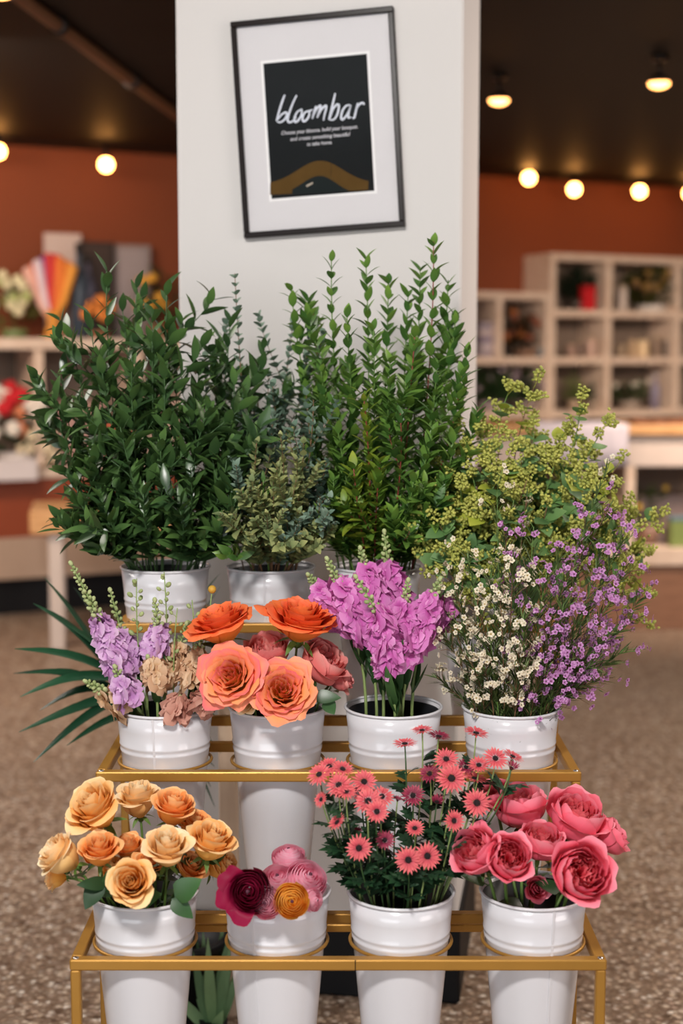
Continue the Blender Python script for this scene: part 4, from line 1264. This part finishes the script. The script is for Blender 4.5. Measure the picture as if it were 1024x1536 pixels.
# ------------------------------------------------------------------ waxflower
def wax_mesh(mat, cm):
    mb = MB()
    for k in range(5):
        a = 2 * PI * k / 5 + jit(.1)
        d = V((math.cos(a), math.sin(a), .35))
        mb.leaf((d.x * .2, d.y * .2, .05), d, (0, 0, 1), .85, .85, .2, -.15, 'round', 4)
    return mb.mesh('blossom', mat), MB().ball((0, 0, .08), .3, 7, 4, sq=.6).mesh('flower_center', cm)
WXW = [wax_mesh(T_wwhite, M_waxw) for _ in range(2)]; WXP = [wax_mesh(T_wpurp, M_waxp) for _ in range(2)]
def waxflower(px, py, Y, purple, lb, n=20):
    tip = P(px, py, Y)
    bk = (2, 3); c = BUCK[bk]
    b, pts = stem_from(bk, tip, n=12, wob=.015, endir=(tip - c).normalized() * .8 + V((0, 0, .25)) + rv(.2), spread=.065)
    t = thing('waxflower_sprig', lb, 'waxflower', b, ('purple' if purple else 'white') + ' waxflower stems in the right bucket of the middle tier')
    st = MB(); st.tube(pts, .0018, .0008, 5)
    lf = MB()
    for k in range(n):
        f = random.uniform(.5, 1) if k > 2 else 1 - .04 * k
        p, d = along(pts, min(f, .995))
        s = side_of(d, random.random() * 6.28)
        l = random.uniform(.015, .055)
        e = p + (d * .9 + s * .8 + rv(.3)).normalized() * l
        st.tube([p, (p + e) / 2 + d * .004, e], .0008, .0006, 4)
        for h in range(3):
            e2 = e + rv(.009)
            nrm = (s + d * .5 + V((0, -.5, .2)) + rv(.5)).normalized()
            q = V((0, 0, 1)).rotation_difference(nrm)
            bm = random.choice(WXP if purple else WXW)
            bl = place('blossom', bm[0], t, e2, q, random.uniform(.0046, .0066))
            if h == 0: place('flower_center', bm[1], bl)
        for h in range(2):
            lf.leaf(p.lerp(e, .3 + .4 * h), d + rv(.7), s, random.uniform(.014, .026), .0022, .2, .2, 'lance', 3)
    for k in range(80):
        p, d = along(pts, random.uniform(.28, .97))
        lf.leaf(p, d + side_of(d, random.random() * 6.28) * .6, d, random.uniform(.022, .05), .0036, .2, .2, 'lance', 3)
    st.build('stem', M_stembrown if random.random() < .6 else M_stemgreen, t)
    lf.build('foliage', G_needle, t)
WW = [(680, 870, 2.82), (700, 830, 2.80), (735, 850, 2.77), (770, 830, 2.77), (790, 855, 2.77), (660, 900, 2.84), (690, 940, 2.78), (715, 910, 2.76), (750, 900, 2.75), (785, 920, 2.75), (665, 950, 2.82), (700, 985, 2.77), (735, 960, 2.75), (780, 970, 2.74), (725, 1005, 2.75), (785, 1005, 2.74), (655, 1015, 2.84), (745, 735, 2.92), (790, 745, 2.92), (912, 700, 2.95)]
uw = {16: 'white waxflower sprig hanging alone between the magenta bucket and the waxflower bucket', 17: 'tall white waxflower stem standing out above the left of the seeded eucalyptus', 18: 'tall white waxflower stem beside the middle of the seeded eucalyptus', 19: 'pale waxflower stem at the upper right among the seeded eucalyptus'}
for i, (px, py, Y) in enumerate(WW):
    waxflower(px, py, Y, False, uw.get(i, 'thin white waxflower stem at the left of the waxflower bunch'), 14 if i < 16 else 5)
WPU = [(760, 800, 2.86), (800, 790, 2.84), (840, 815, 2.80), (880, 780, 2.84), (915, 760, 2.88), (935, 800, 2.86), (900, 830, 2.80), (860, 850, 2.77), (820, 860, 2.76), (940, 850, 2.86), (965, 890, 2.88), (925, 890, 2.80), (885, 890, 2.77), (845, 905, 2.75), (950, 930, 2.84), (915, 945, 2.78), (880, 940, 2.75), (835, 950, 2.74), (935, 975, 2.82), (895, 990, 2.77), (860, 985, 2.75), (820, 1000, 2.75), (905, 1015, 2.80), (870, 1030, 2.78), (840, 1020, 2.77), (775, 870, 2.80)]
up_ = {10: 'purple waxflower stem reaching farthest right', 4: 'tall purple waxflower stem at the upper right of its bunch', 23: 'low purple waxflower stem sagging over the right rim'}
for i, (px, py, Y) in enumerate(WPU):
    waxflower(px, py, Y, True, up_.get(i, 'thin purple waxflower stem at the right of the waxflower bunch'), 15)

# ------------------------------------------------------------------ palm behind the stand
pc = V((-.395, 3.40, 0))
t = thing('potted_palm', 'dark green palm with long blades spreading left from behind the stand', 'palm', pc)
MB().lathe([(0, 0), (.085, 0), (.11, .2), (.118, .2), (.118, .225), (.105, .225), (.1, .19), (0, .19)], 28).build('pot', M_black, t)
fr = [((20, 975), 3.22, 0), ((55, 905), 3.24, 0), ((25, 1040), 3.20, 0), ((60, 890), 3.30, 0), ((28, 1100), 3.18, 0), ((55, 1140), 3.16, 0), ((100, 880), 3.32, 0), ((45, 1010), 3.26, 0), ((150, 900), 3.36, 0), ((115, 1110), 3.22, 0)]
hub = P(205, 1040, 3.36) - pc
crown = hub
sm = MB()
for k in range(4):
    sm.tube(bez(V((jit(.03), jit(.03), .19)), V((0, 0, .4)), crown + V((jit(.04), .0, -.2)), crown + V((jit(.04), jit(.03), .0)), 8), .007, .005, 6)
sm.build('stem', M_stemdark, t)
def blade(p, q, w, droop):
    mb = MB()
    p, q = V(p), V(q)
    n = 10; rows = []
    d = (q - p); s = d.normalized().cross(V((0, 0, 1))).normalized(); rr = random.random()
    for i in range(n + 1):
        f = i / n
        c = p.lerp(q, f) + V((0, 0, droop * math.sin(PI * f)))
        ww = w * .5 * max(.06, math.sin(PI * f ** .7) ** .8)
        u = V((0, 0, 1))
        rows.append((mb.add(c - s * ww * .75 - u * ww * .65, (f, 1, rr)), mb.add(c + u * ww * .25, (f, 0, rr)), mb.add(c + s * ww * .75 - u * ww * .65, (f, 1, rr))))
    for a, b in zip(rows, rows[1:]):
        mb.f.append((a[0], a[1], b[1], b[0])); mb.f.append((a[1], a[2], b[2], b[1]))
    mb.build('blade', G_palm, t)
tips = [((22, 973), 3.20, 225, .036), ((50, 905), 3.26, 225, .040), ((30, 1045), 3.18, 215, .034), ((66, 865), 3.32, 225, .034), ((28, 1098), 3.16, 205, .032), ((50, 1143), 3.14, 200, .03), ((40, 1010), 3.24, 215, .03), ((100, 1118), 3.2, 205, .024), ((110, 880), 3.36, 220, .03), ((20, 1010), 3.3, 220, .028), ((60, 1065), 3.28, 210, .028), ((90, 930), 3.28, 225, .036), ((165, 905), 3.4, 220, .026)]
for (px, py), Y, hx, w in tips:
    blade(crown + V((jit(.02), jit(.02), jit(.04))), P(px, py, Y) - pc, w * 1.35, random.uniform(.01, .045))
for px, py, Y, w in [(330, 860, 3.32, .03), (335, 905, 3.33, .035), (318, 960, 3.34, .03), (332, 1130, 3.3, .034), (322, 1210, 3.3, .034), (310, 1240, 3.34, .03), (345, 1060, 3.33, .03), (300, 1000, 3.36, .03), (330, 880, 3.38, .03), (322, 1150, 3.26, .03), (316, 1180, 3.26, .03), (340, 1090, 3.28, .024)]:
    blade(crown + V((.02 + jit(.02), jit(.02), jit(.04))), P(px, py, Y) - pc, w, random.uniform(.0, .05))
# leafy offcuts on the floor in the gap under the palm
t2 = thing('fern', 'small light green fern on the floor behind the ranunculus bucket', 'plant', P(318, 1455, 3.28) * 1)
b0 = V(t2.location); t2.location = (b0.x, 3.30, 0); b0 = V(t2.location)
lf = MB()
for k in range(26):
    a = random.random() * 6.28; e = V((math.cos(a) * random.uniform(.02, .09), math.sin(a) * .06, random.uniform(.05, .26)))
    lf.leaf((e.x * .1, e.y * .1, .02), e, (0, -1, .4), e.length, .028, .4, .2, 'lance', 6)
lf.build('foliage', sheet('fern_leaf', [(0, '#5a7a50'), (1, '#8aa878')], alt='#4a6a48', trans=.2), t2)
MB().lathe([(0, 0), (.03, 0), (.035, .05), (.03, .05), (0, .045)], 16).build('pot', M_black, t2)

# pale wooden post behind the stand
pa, pb_ = P(328, 1200, 3.42), P(356, 1200, 3.42)
o = MB().bbox((0, 0, 0), (pb_.x - pa.x, .05, 1.0), .003).build('wooden_post', wood('pale_post', '#c9ae94', '#dcc4ac', .5, (4, 4, 1)), None, False, (pa.x, 3.42, 0))
tag(o, 'pale beige wooden post standing behind the coral rose bucket', 'post')

# ------------------------------------------------------------------ background furniture, in (s, d, z) of the back wall
def wbox(name, mat, par, s0, s1, d0, d1, z0, z1, bev=.004):
    return MB().bbox((s0, d0, z0), (s1, d1, z1), bev, WM_rel(par)).build(name, mat, par, False)
def WM_rel(par):
    return Matrix.Translation(-V(par.location)) @ WM if par else WM
# tall cubby shelf on the right
dS = .38
s0, zt = wall_hit(826, 379, dS); s1, _ = wall_hit(1150, 430, dS); _, zb = wall_hit(850, 622, dS)
sv1, _ = wall_hit(914, 450, dS); sv2, _ = wall_hit(1018, 450, dS)
_, zr1 = wall_hit(870, 470, dS); _, zr2 = wall_hit(870, 541, dS)
t = thing('cubby_shelf', 'tall pale wooden cubby shelf against the rust wall at the right', 'shelf', wpt(s0, 0, 0))
TH = .055
wbox('side_panel', M_shelf, t, s0, s0 + TH, .0, dS, 0, zt); wbox('side_panel', M_shelf, t, s1 - TH, s1, .0, dS, 0, zt)
wbox('top_panel', M_shelf, t, s0 + TH, s1 - TH, .0, dS, zt - TH, zt)
for s in (sv1, sv2): wbox('divider', M_shelf, t, s - TH / 2, s + TH / 2, .02, dS, zb, zt - TH)
for z in (zr1, zr2, zb): wbox('shelf_board', M_shelf, t, s0 + TH, s1 - TH, .02, dS - .01, z - TH / 2, z + TH / 2)
wbox('back_panel', M_shelfin, t, s0 + TH, s1 - TH, .0, .018, 0, zt - TH)
wbox('lower_front', M_shelf, t, s0 + TH, s1 - TH, dS - .06, dS - .02, 0, zb - TH)
CUB = dict(s0=s0 + TH, sv1=sv1, sv2=sv2, z=[zr1 + TH / 2, zr2 + TH / 2, zb + TH / 2], d=dS)
# low cubby shelf beside the pillar
sl0, ztl = wall_hit(690, 436, dS); sl1 = s0 - .005
svl, _ = wall_hit(750, 480, dS); _, zl1 = wall_hit(780, 541, dS); _, zl2 = wall_hit(780, 622, dS)
t = thing('low_cubby_shelf', 'lower pale wooden cubby shelf between the white pillar and the tall cubby shelf', 'shelf', wpt(sl0, 0, 0))
wbox('side_panel', M_shelf, t, sl0, sl0 + TH, 0, dS, 0, ztl); wbox('side_panel', M_shelf, t, sl1 - TH * .6, sl1, 0, dS, 0, ztl)
wbox('top_panel', M_shelf, t, sl0 + TH, sl1 - TH * .6, 0, dS, ztl - TH, ztl)
wbox('divider', M_shelf, t, svl - TH / 2, svl + TH / 2, .02, dS, zl1, ztl - TH)
for z in (zl1, zl2): wbox('shelf_board', M_shelf, t, sl0 + TH, sl1 - TH * .6, .02, dS - .01, z - TH / 2, z + TH / 2)
wbox('back_panel', M_shelfin, t, sl0 + TH, sl1 - TH * .6, 0, .018, 0, ztl - TH)
wbox('lower_front', M_shelf, t, sl0 + TH, sl1 - TH * .6, dS - .06, dS - .02, 0, zl2 - TH)

BLOB = {}
def leafmat(h1, h2):
    k = (h1, h2)
    if k not in BLOB: BLOB[k] = sheet('shop_leaf', [(0, h1), (1, h2)], trans=.2, rough=.5)
    return BLOB[k]
def colmat(h, rough=.5):
    if h not in BLOB: BLOB[h] = plain('shop_colour', h, rough, var=.1)
    return BLOB[h]
def bush(name, lb, cat, p, w, h, leaf, flowers=(), pot='#d8d0c8', ph=.0, n=60, fl=.03, group=None, pr=None):
    """potted plant or bouquet: pot, leaves, and each blossom a part"""
    t = thing(name, lb, cat, p, group)
    pr = pr or w * .3
    if ph: MB().lathe([(0, 0), (pr * .8, 0), (pr, ph), (pr * .9, ph), (pr * .85, ph * .8), (0, ph * .8)], 18).build('pot', colmat(pot), t)
    lf = MB()
    for k in range(n):
        a = random.random() * 6.28; u = random.random(); r = w * .5 * math.sqrt(random.random())
        q = V((r * math.cos(a), r * math.sin(a) * .7, ph + (h - ph) * (.1 + .9 * u) * (1 - .35 * (r / (w * .5)) ** 2)))
        d = V((math.cos(a), math.sin(a), .8 + jit(.6)))
        lf.leaf(q - d * .03, d, (0, -.5, 1), random.uniform(.5, 1) * max(.06, w * .28), random.uniform(.4, .8) * max(.03, w * .13), .4, .2, 'lance', 4)
    lf.tube([(0, 0, ph * .5), (0, 0, h * .7)], .006, n=5)
    lf.build('foliage', leafmat(*leaf), t)
    for c, k in flowers:
        for _ in range(k):
            a = random.random() * 6.28; r = w * .5 * math.sqrt(random.random())
            q = V((r * math.cos(a), r * math.sin(a) * .6 - w * .15, ph + (h - ph) * random.uniform(.3, 1)))
            mb = MB(); mb.ball(q, fl * random.uniform(.7, 1.1), 8, 6, sq=.8)
            for j in range(5):
                b = j * 1.257; mb.ball(q + V((math.cos(b), -.3, math.sin(b))) * fl * .55, fl * .55, 6, 4)
            mb.build('blossom', colmat(c, .7), t)
    return t
def lathe_thing(name, lb, cat, p, prof, col, group=None, lid=None):
    t = thing(name, lb, cat, p, group)
    MB().lathe(prof, 20).build('body', colmat(col), t)
    if lid:
        r, z0, z1, c = lid
        MB().lathe([(0, z0), (r, z0), (r, z1), (0, z1)], 16).build('lid', colmat(c), t)
    return t
def jar(lb, p, r, h, col, lid='#c8b090', name='jar', group=None):
    return lathe_thing(name, lb, name.replace('_', ' '), p, [(0, 0), (r * .9, 0), (r, h * .08), (r, h * .8), (r * .8, h * .92), (r * .75, h * .92), (0, h * .9)], col, group, (r * .8, h * .9, h, lid))
def bottle(lb, p, r, h, col, cap='#2a2a2a', group=None):
    return lathe_thing('bottle', lb, 'bottle', p, [(0, 0), (r, 0), (r, h * .62), (r * .35, h * .78), (r * .32, h * .92), (0, h * .92)], col, group, (r * .4, h * .9, h, cap))
def boxthing(name, lb, cat, p, w, d, h, col, group=None, lid=None, rot=WA):
    t = thing(name, lb, cat, p, group, rot)
    MB().bbox((-w / 2, -d / 2, 0), (w / 2, d / 2, h), .004).build('body', colmat(col), t, False)
    if lid: MB().bbox((-w / 2 - .004, -d / 2 - .004, h), (w / 2 + .004, d / 2 + .004, h + .02), .004).build('lid', colmat(lid), t, False)
    return t
def at(px, z, d):
    s, _ = wall_hit(px, 500, d)
    return wpt(s, d, z)
za, zb2, zc = CUB['z']
bush('potted_plant', 'dark green plant in the top left compartment of the tall cubby shelf', 'plant', at(866, za, .2), .30, .37, ('#12281a', '#1a3823'), ph=.08, pot='#4a4038', n=260)
boxthing('gift_box', 'bright red box in the top left compartment of the tall cubby shelf', 'box', at(880, za, .3), .1, .08, .17, '#c4141e', lid='#a81018')
bush('dried_bouquet', 'brown and green bouquet in the top middle compartment of the tall cubby shelf', 'bouquet', at(975, za, .2), .42, .38, ('#464a22', '#62622c'), [('#8a6a34', 9), ('#7a5a40', 6)], ph=.05, n=260, fl=.03)
jar('white vase beside the brown bouquet in the tall cubby shelf', at(932, za, .28), .04, .2, '#c8b8ac', name='vase')
for i, (px, c, h) in enumerate([(857, '#a88878', .1), (871, '#7a6458', .13), (886, '#c8a898', .15), (899, '#b09a8a', .11)]):
    jar(['short pink-brown jar, leftmost in the middle left compartment of the cubby shelf', 'dark brown jar second from left in the middle left compartment of the cubby shelf', 'tallest pinkish jar in the middle left compartment of the cubby shelf', 'grey-beige jar, rightmost in the middle left compartment of the cubby shelf'][i], at(px, zb2, .26), .032, h, c)
for i, (px, c, h, r) in enumerate([(932, '#a08a70', .1, .035), (948, '#b89a78', .14, .036), (964, '#e0c49a', .14, .05), (984, '#8a7462', .17, .035), (1000, '#6a5c52', .15, .036)]):
    jar(['short tan jar at the left of the middle compartment of the cubby shelf', 'tan jar next to the cream jar in the cubby shelf', 'round cream jar in the cubby shelf', 'brown jar right of the cream jar in the cubby shelf', 'dark grey jar at the right of the middle compartment of the cubby shelf'][i], at(px, zb2, .26), r, h, c)
bush('potted_plant', 'upright yellow-green plant in the bottom left compartment of the tall cubby shelf', 'plant', at(862, zc, .22), .18, .32, ('#5a7030', '#7a8a40'), ph=.08, pot='#b09880', n=120)
bush('potted_plant', 'small green plant right of the upright yellow-green one in the tall cubby shelf', 'plant', at(890, zc, .22), .2, .24, ('#2c4426', '#485c38'), ph=.08, pot='#8a7a6a', n=110)
bush('potted_plant', 'low green plant in the bottom middle compartment of the tall cubby shelf', 'plant', at(946, zc, .22), .32, .24, ('#3c5030', '#566440'), [('#c8c0b0', 4)], ph=.07, pot='#9a8a7c', n=150, fl=.022)
bottle('lilac grey bottle in the bottom middle compartment of the tall cubby shelf', at(984, zc, .26), .04, .28, '#8a8296', '#c8c0c8')
bottle('slim grey bottle at the right of the bottom middle compartment of the tall cubby shelf', at(1003, zc, .26), .03, .22, '#6c665e', '#a09890')
zl1_, zl2_ = zl1 + TH / 2, zl2 + TH / 2
for k in range(5):
    boxthing('book', ['bottom', 'second from bottom', 'middle', 'second from top', 'top'][k] + ' book of the pale stack beside the white pillar', 'book', at(727, zl1_ + k * .052, .22), .19 - .012 * (k % 3), .2, .05, ['#9a8c94', '#c0b4b8', '#84788a', '#b8a8a8', '#8e8490'][k], 'books stacked in the low cubby shelf', rot=WA + jit(.1))
bush('dried_bouquet', 'rust and brown bouquet in the right compartment of the low cubby shelf', 'bouquet', at(788, zl1_, .2), .34, .36, ('#3e3020', '#54482a'), [('#a8642f', 8), ('#7a4028', 6)], n=190, fl=.03, ph=.06, pot='#7a5a44')
boxthing('tin', 'small blue-grey tin beside the rust bouquet', 'tin', at(815, zl1_, .31), .07, .07, .07, '#8a9ca4')
bush('potted_plant', 'green trailing plant at the left of the lower compartment of the low cubby shelf', 'plant', at(737, zl2_, .2), .36, .34, ('#22401f', '#3e5c34'), [('#9a8a90', 6)], ph=.07, pot='#9a8a8c', n=200, fl=.022)
bush('potted_plant', 'green plant with mauve blossoms at the right in the low cubby shelf', 'plant', at(792, zl2_, .2), .36, .33, ('#22401f', '#3c5834'), [('#8a7484', 7), ('#a89890', 4)], ph=.07, pot='#8a7c78', n=200, fl=.022)

# right counter, nearer than the wall
YC = 8.55
pL = P(700, 650, YC); pR = P(1110, 650, YC)
zt = P(900, 640, YC).z
t = thing('shop_counter', 'long pale counter with a wooden top and open lower shelves at the right', 'counter', (pL.x, YC, 0))
def cbox(name, mat, x0, x1, y0, y1, z0, z1): return MB().bbox((x0 - pL.x, y0 - YC, z0), (x1 - pL.x, y1 - YC, z1), .005).build(name, mat, t, False)
zA = lambda py: P(900, py, YC).z
cbox('counter_top', M_oak, pL.x, pR.x, YC - .04, YC + .7, zA(652), zA(638))
cbox('apron', M_leg, pL.x, pR.x, YC, YC + .04, zA(700), zA(653))
xs_ = [P(p, 700, YC).x for p in (705, 868, 946, 1100)]
for x in xs_: cbox('upright', M_shelf, x - .03, x + .03, YC + .0, YC + .66, zA(845), zA(701))
cbox('lower_shelf', M_shelf, pL.x, pR.x, YC - .01, YC + .68, zA(848), zA(822))
cbox('plinth', M_brownpanel, pL.x, pR.x, YC + .02, YC + .66, 0, zA(849))
cbox('back_panel', M_shelfin, pL.x, pR.x, YC + .64, YC + .66, zA(849), zA(653))
zs = zA(822)
cx = lambda px: P(px, 800, YC + .2).x
bush('potted_plant', 'green plant with yellow blossom under the counter at the right', 'plant', (cx(972), YC + .2, zs), .22, .4, ('#3c5426', '#60762e'), [('#d8b040', 3)], ph=.12, pot='#8a6a5a', n=160, fl=.018)
boxthing('crate', 'mauve grey crate on the lower shelf of the counter', 'crate', (cx(992), YC + .3, zs), .3, .2, .3, '#8a7672', rot=0)
boxthing('tin', 'small green tin on the lower shelf of the counter at the right edge', 'tin', (cx(1012), YC + .1, zs), .12, .1, .16, '#7a8a4a', lid='#5a7a86', rot=0)
bush('potted_plant', 'dark plant under the counter behind the seeded eucalyptus', 'plant', (cx(905), YC + .25, zs), .26, .36, ('#3a4a2a', '#566438'), [('#c8a880', 5)], ph=.1, pot='#b8a090', n=80)
# white cloth hanging over the counter edge
mb = MB(); rows = []
xa, xb = P(800, 650, YC).x, P(940, 650, YC).x
for j, (yy, z) in enumerate([(.5, zA(638) + .006), (.2, zA(638) + .006), (-.045, zA(638) + .006), (-.052, zA(645)), (-.056, zA(670)), (-.06, zA(700))]):
    rows.append([mb.add((xa + (xb - xa) * i / 16, YC + yy + (.012 * math.sin(i * 1.7) * (j > 3)), z + (.012 * math.sin(i * .9 + 1) if j == 5 else 0))) for i in range(17)])
for a_, b_2 in zip(rows, rows[1:]):
    for i in range(16): mb.f.append((a_[i], a_[i + 1], b_2[i + 1], b_2[i]))
o = mb.build('cloth', plain('white_cloth', '#cfc8d2', .8), None)
so = o.modifiers.new('thickness', 'SOLIDIFY'); so.thickness = .004
tag(o, 'white cloth hanging over the counter edge behind the seeded eucalyptus', 'cloth')
for i, px in enumerate((960, 985, 1010)):
    lbs = ['leftmost', 'middle', 'rightmost']
    p = P(px, 640, YC + .25)
    t3 = thing('wood_slice', lbs[i] + ' flat rusty wood slice lying on the counter top at the right', 'wood slice', (p.x, YC + .25, zA(638)), 'wood slices on the counter')
    MB().lathe([(0, 0), (.075, 0), (.08, .012), (.075, .026), (0, .026)], 18).build('slice', colmat('#a8623a'), t3)
    MB().lathe([(.075, .001), (.083, .012), (.076, .0262), (.072, .0262)], 18).build('bark', colmat('#6a4430'), t3)

# left shelf counter, along the back wall
dL = .55
_, zt = wall_hit(40, 507, dL); _, zm = wall_hit(40, 704, dL)
sR, _ = wall_hit(300, 520, dL); sD, _ = wall_hit(60, 600, dL); sD2, _ = wall_hit(210, 600, dL); sLft, _ = wall_hit(-90, 520, dL)
t = thing('shelf_counter', 'pale wooden shelf counter with a rust front panel along the back wall at the left', 'counter', wpt(sLft, 0, 0))
wbox('counter_top', M_shelf, t, sLft, sR, 0, dL + .02, zt - .07, zt)
for s in (sLft + .03, sD, sD2, sR - .03): wbox('divider', M_shelf, t, s - .03, s + .03, .02, dL, zm, zt - .07)
wbox('shelf_board', M_shelf, t, sLft, sR, 0, dL + .01, zm - .06, zm)
_, zq = wall_hit(40, 806, dL); _, zq2 = wall_hit(40, 868, dL)
wbox('front_panel', M_rustpanel, t, sLft, sR, .02, dL - .02, zq, zm - .06)
wbox('lower_panel', M_beige, t, sLft, sR, .02, dL - .01, zq2, zq)
wbox('toe_kick', M_black, t, sLft, sR, .02, dL - .08, 0, zq2)
wbox('back_panel', M_shelfin, t, sLft, sR, 0, .018, zm, zt - .07)
# on its top
bush('bouquet', 'green bouquet with cream blossoms on the counter at the left edge', 'bouquet', at(22, zt, .3), .3, .40, ('#4a6030', '#74884c'), [('#d8cfa8', 12), ('#a8b070', 6)], n=110, fl=.035, ph=.06, pot='#6a7a4a')
p = at(80, zt, .4)
t = thing('dried_flower_bundle', 'fan of orange, white and purple dried flowers tied upright on the left counter', 'bouquet', p)
for i, (c, ang) in enumerate([('#e0b0a0', -.34), ('#d86a40', -.26), ('#d8c8d0', -.19), ('#5a4a9c', -.12), ('#c83a3a', -.03), ('#d84a40', .05), ('#e07a34', .13), ('#e08a3a', .22), ('#e09a40', .3)]):
    mb = MB()
    q = V((math.sin(ang) * .46, -.02 + .03 * (i % 2), math.cos(ang) * (.52 - .1 * abs(ang) * 2)))
    mb.tube([(0, 0, .1), q * .55, q * .8, q], .022, .034, 8); mb.ball(q, .036, 8, 6)
    mb.build('flower_plume', colmat(c, .8), t)
MB().lathe([(0, 0), (.07, 0), (.035, .1), (.05, .18), (.0, .18)], 16).build('wrapping', colmat('#d8923a', .8), t)
def card(name, lb, cat, px0, px1, py0, py1, d, col, inner=None):
    s0, z1 = wall_hit(px0, py0, d); s1, _ = wall_hit(px1, py0, d)
    t = thing(name, lb, cat, wpt((s0 + s1) / 2, d, zt))
    M = Matrix.Translation(-V(t.location)) @ WM
    MB().bbox((s0, d - .02, zt), (s1, d, z1), .003, M).build('board', colmat(col), t, False)
    if inner: MB().bbox((s0 + .03, d, zt + .03), (s1 - .03, d + .004, z1 - .03), .001, M).build('picture', colmat(inner), t, False)
card('white_board', 'plain white board leaning at the back of the left counter', 'board', 66, 122, 349, 400, .08, '#cbb8b0')
card('picture', 'dark brown picture standing behind the ruscus on the left counter', 'picture', 120, 172, 362, 400, .14, '#2e2018', '#3c2a20')
card('card', 'grey patterned card standing on the left counter next to the pillar', 'card', 170, 226, 366, 400, .1, '#8a7c78', '#9c9090')
bottle('tall dark teal bottle with a black top on the left counter', at(120, zt, .36), .055, .62, '#3c4a58', '#101010')
bottle('tall slate bottle right of the dark teal bottle on the left counter', at(134, zt, .32), .05, .55, '#4a4a5c', '#141414')
bush('potted_plant', 'dark green plant with yellow flowers on the left counter beside the pillar', 'plant', at(238, zt, .3), .3, .5, ('#22361e', '#3c5030'), [('#d8a038', 8)], ph=.1, pot='#7a5a3a', n=130, fl=.03)
bush('bouquet', 'low orange bouquet behind the ruscus tips on the left counter', 'bouquet', at(150, zt, .42), .24, .26, ('#3c3c24', '#5a5434'), [('#e0883a', 10)], ph=.05, pot='#8a5a3a', n=60, fl=.035)
# inside it
bush('bouquet', 'red and white bouquet on the shelf at the left edge', 'bouquet', at(22, zm, .42), .42, .52, ('#22381f', '#3c5a30'), [('#c01420', 6), ('#e0d8cc', 14), ('#e08a60', 4)], n=110, fl=.05, ph=.1, pot='#c8c0bc')
boxthing('planter', 'white planter box under the red and white bouquet', 'planter', at(8, zm - .06, .62), .34, .12, .13, '#d0c8c8')
bush('dried_bouquet', 'cream dried flowers trailing off the left shelf', 'bouquet', at(56, zm, .5), .24, .22, ('#a89468', '#c0ac80'), [('#d8c8a8', 10)], n=50, fl=.04)
boxthing('box', 'dusty pink box inside the left counter behind the ruscus', 'box', at(112, zm, .35), .32, .25, .42, '#b08a80')
boxthing('box', 'coral box inside the left counter right of the dusty pink box', 'box', at(175, zm, .4), .25, .2, .3, '#b85a3c')
boxthing('box', 'beige box inside the left counter beside the pillar', 'box', at(245, zm, .4), .3, .2, .45, '#c8aa98')

# wooden bench, left
YB = 7.9
zt_ = P(60, 768, YB).z
x0, x1 = P(44, 780, YB).x, P(330, 780, YB).x
t = thing('wooden_bench', 'thick light oak bench with pale legs behind the ruscus at the left', 'bench', (x0, YB, 0), None, math.radians(10))
MB().bbox((0, 0, zt_ - .125), (x1 - x0, .62, zt_), .006).build('bench_top', M_oak, t, False)
for xx, yy in ((.1, .04), (x1 - x0 - .18, .04), (.1, .52), (x1 - x0 - .18, .52)):
    MB().bbox((xx, yy, 0), (xx + .08, yy + .08, zt_ - .125), .004).build('leg', M_leg, t, False)

# ------------------------------------------------------------------ light
def area(name, loc, target, size, sizey, power, col, spread=180):
    l = bpy.data.lights.new(name, 'AREA'); l.shape = 'RECTANGLE'; l.size = size; l.size_y = sizey; l.energy = power; l.color = col; l.spread = math.radians(spread)
    o = bpy.data.objects.new(name, l); COL.objects.link(o); o.location = loc
    o.rotation_euler = (V(target) - V(loc)).to_track_quat('-Z', 'Y').to_euler()
    return o
area('daylight_front_window', (-2.4, -2.6, 1.25), (0, 3, 1.2), 4.2, 1.9, 80, (.92, .96, 1.0))
area('ceiling_track_light', (-.45, .55, 2.95), (0, 2.9, .8), .34, .34, 78, (1.0, .96, .92))
area('warm_side_fill', (4.2, -.6, 1.7), (0, 3.6, 1.3), 2.4, 2.2, 70, (1.0, .90, .86))  # added warm fill for the pillar's right side, no window here
area('floor_fill_right', (2.3, 4.2, 2.98), (2.0, 4.2, 0), 1.6, 1.6, 85, (1.0, .86, .76))  # unseen fill lamp, added to brighten the floor and the pillar side
area('floor_fill_left', (-2.5, 4.0, 2.98), (-2.2, 4.0, 0), 1.6, 1.6, 75, (1.0, .90, .84))  # its left counterpart, added because the floor was too dark
area('shelf_fill_right', (2.7, 7.4, 2.98), (3.0, 10.2, .7), 1.6, .8, 92, (1.0, .78, .62), 95)  # fill lamp added to lift the right-hand shelves, not a real fixture
area('shelf_fill_left', (-2.4, 6.4, 2.98), (-2.2, 9.4, .8), 1.6, .8, 130, (1.0, .78, .62))  # added fill that brightens the left counter and the wall behind it
w = bpy.data.worlds.new('world'); SC.world = w; w.use_nodes = True
bg = w.node_tree.nodes.get('Background')
bg.inputs[0].default_value = (.86, .92, 1, 1); bg.inputs[1].default_value = .35

SC.view_settings.view_transform = 'Standard'
SC.view_settings.look = 'None'
SC.view_settings.gamma = 1
SC.view_settings.use_curve_mapping = False
SC.view_settings.exposure = 0.1
SC.cycles.use_denoising = True
SC.cycles.max_bounces = 8
SC.cycles.transparent_max_bounces = 12
SC.cycles.sample_clamp_indirect = 8
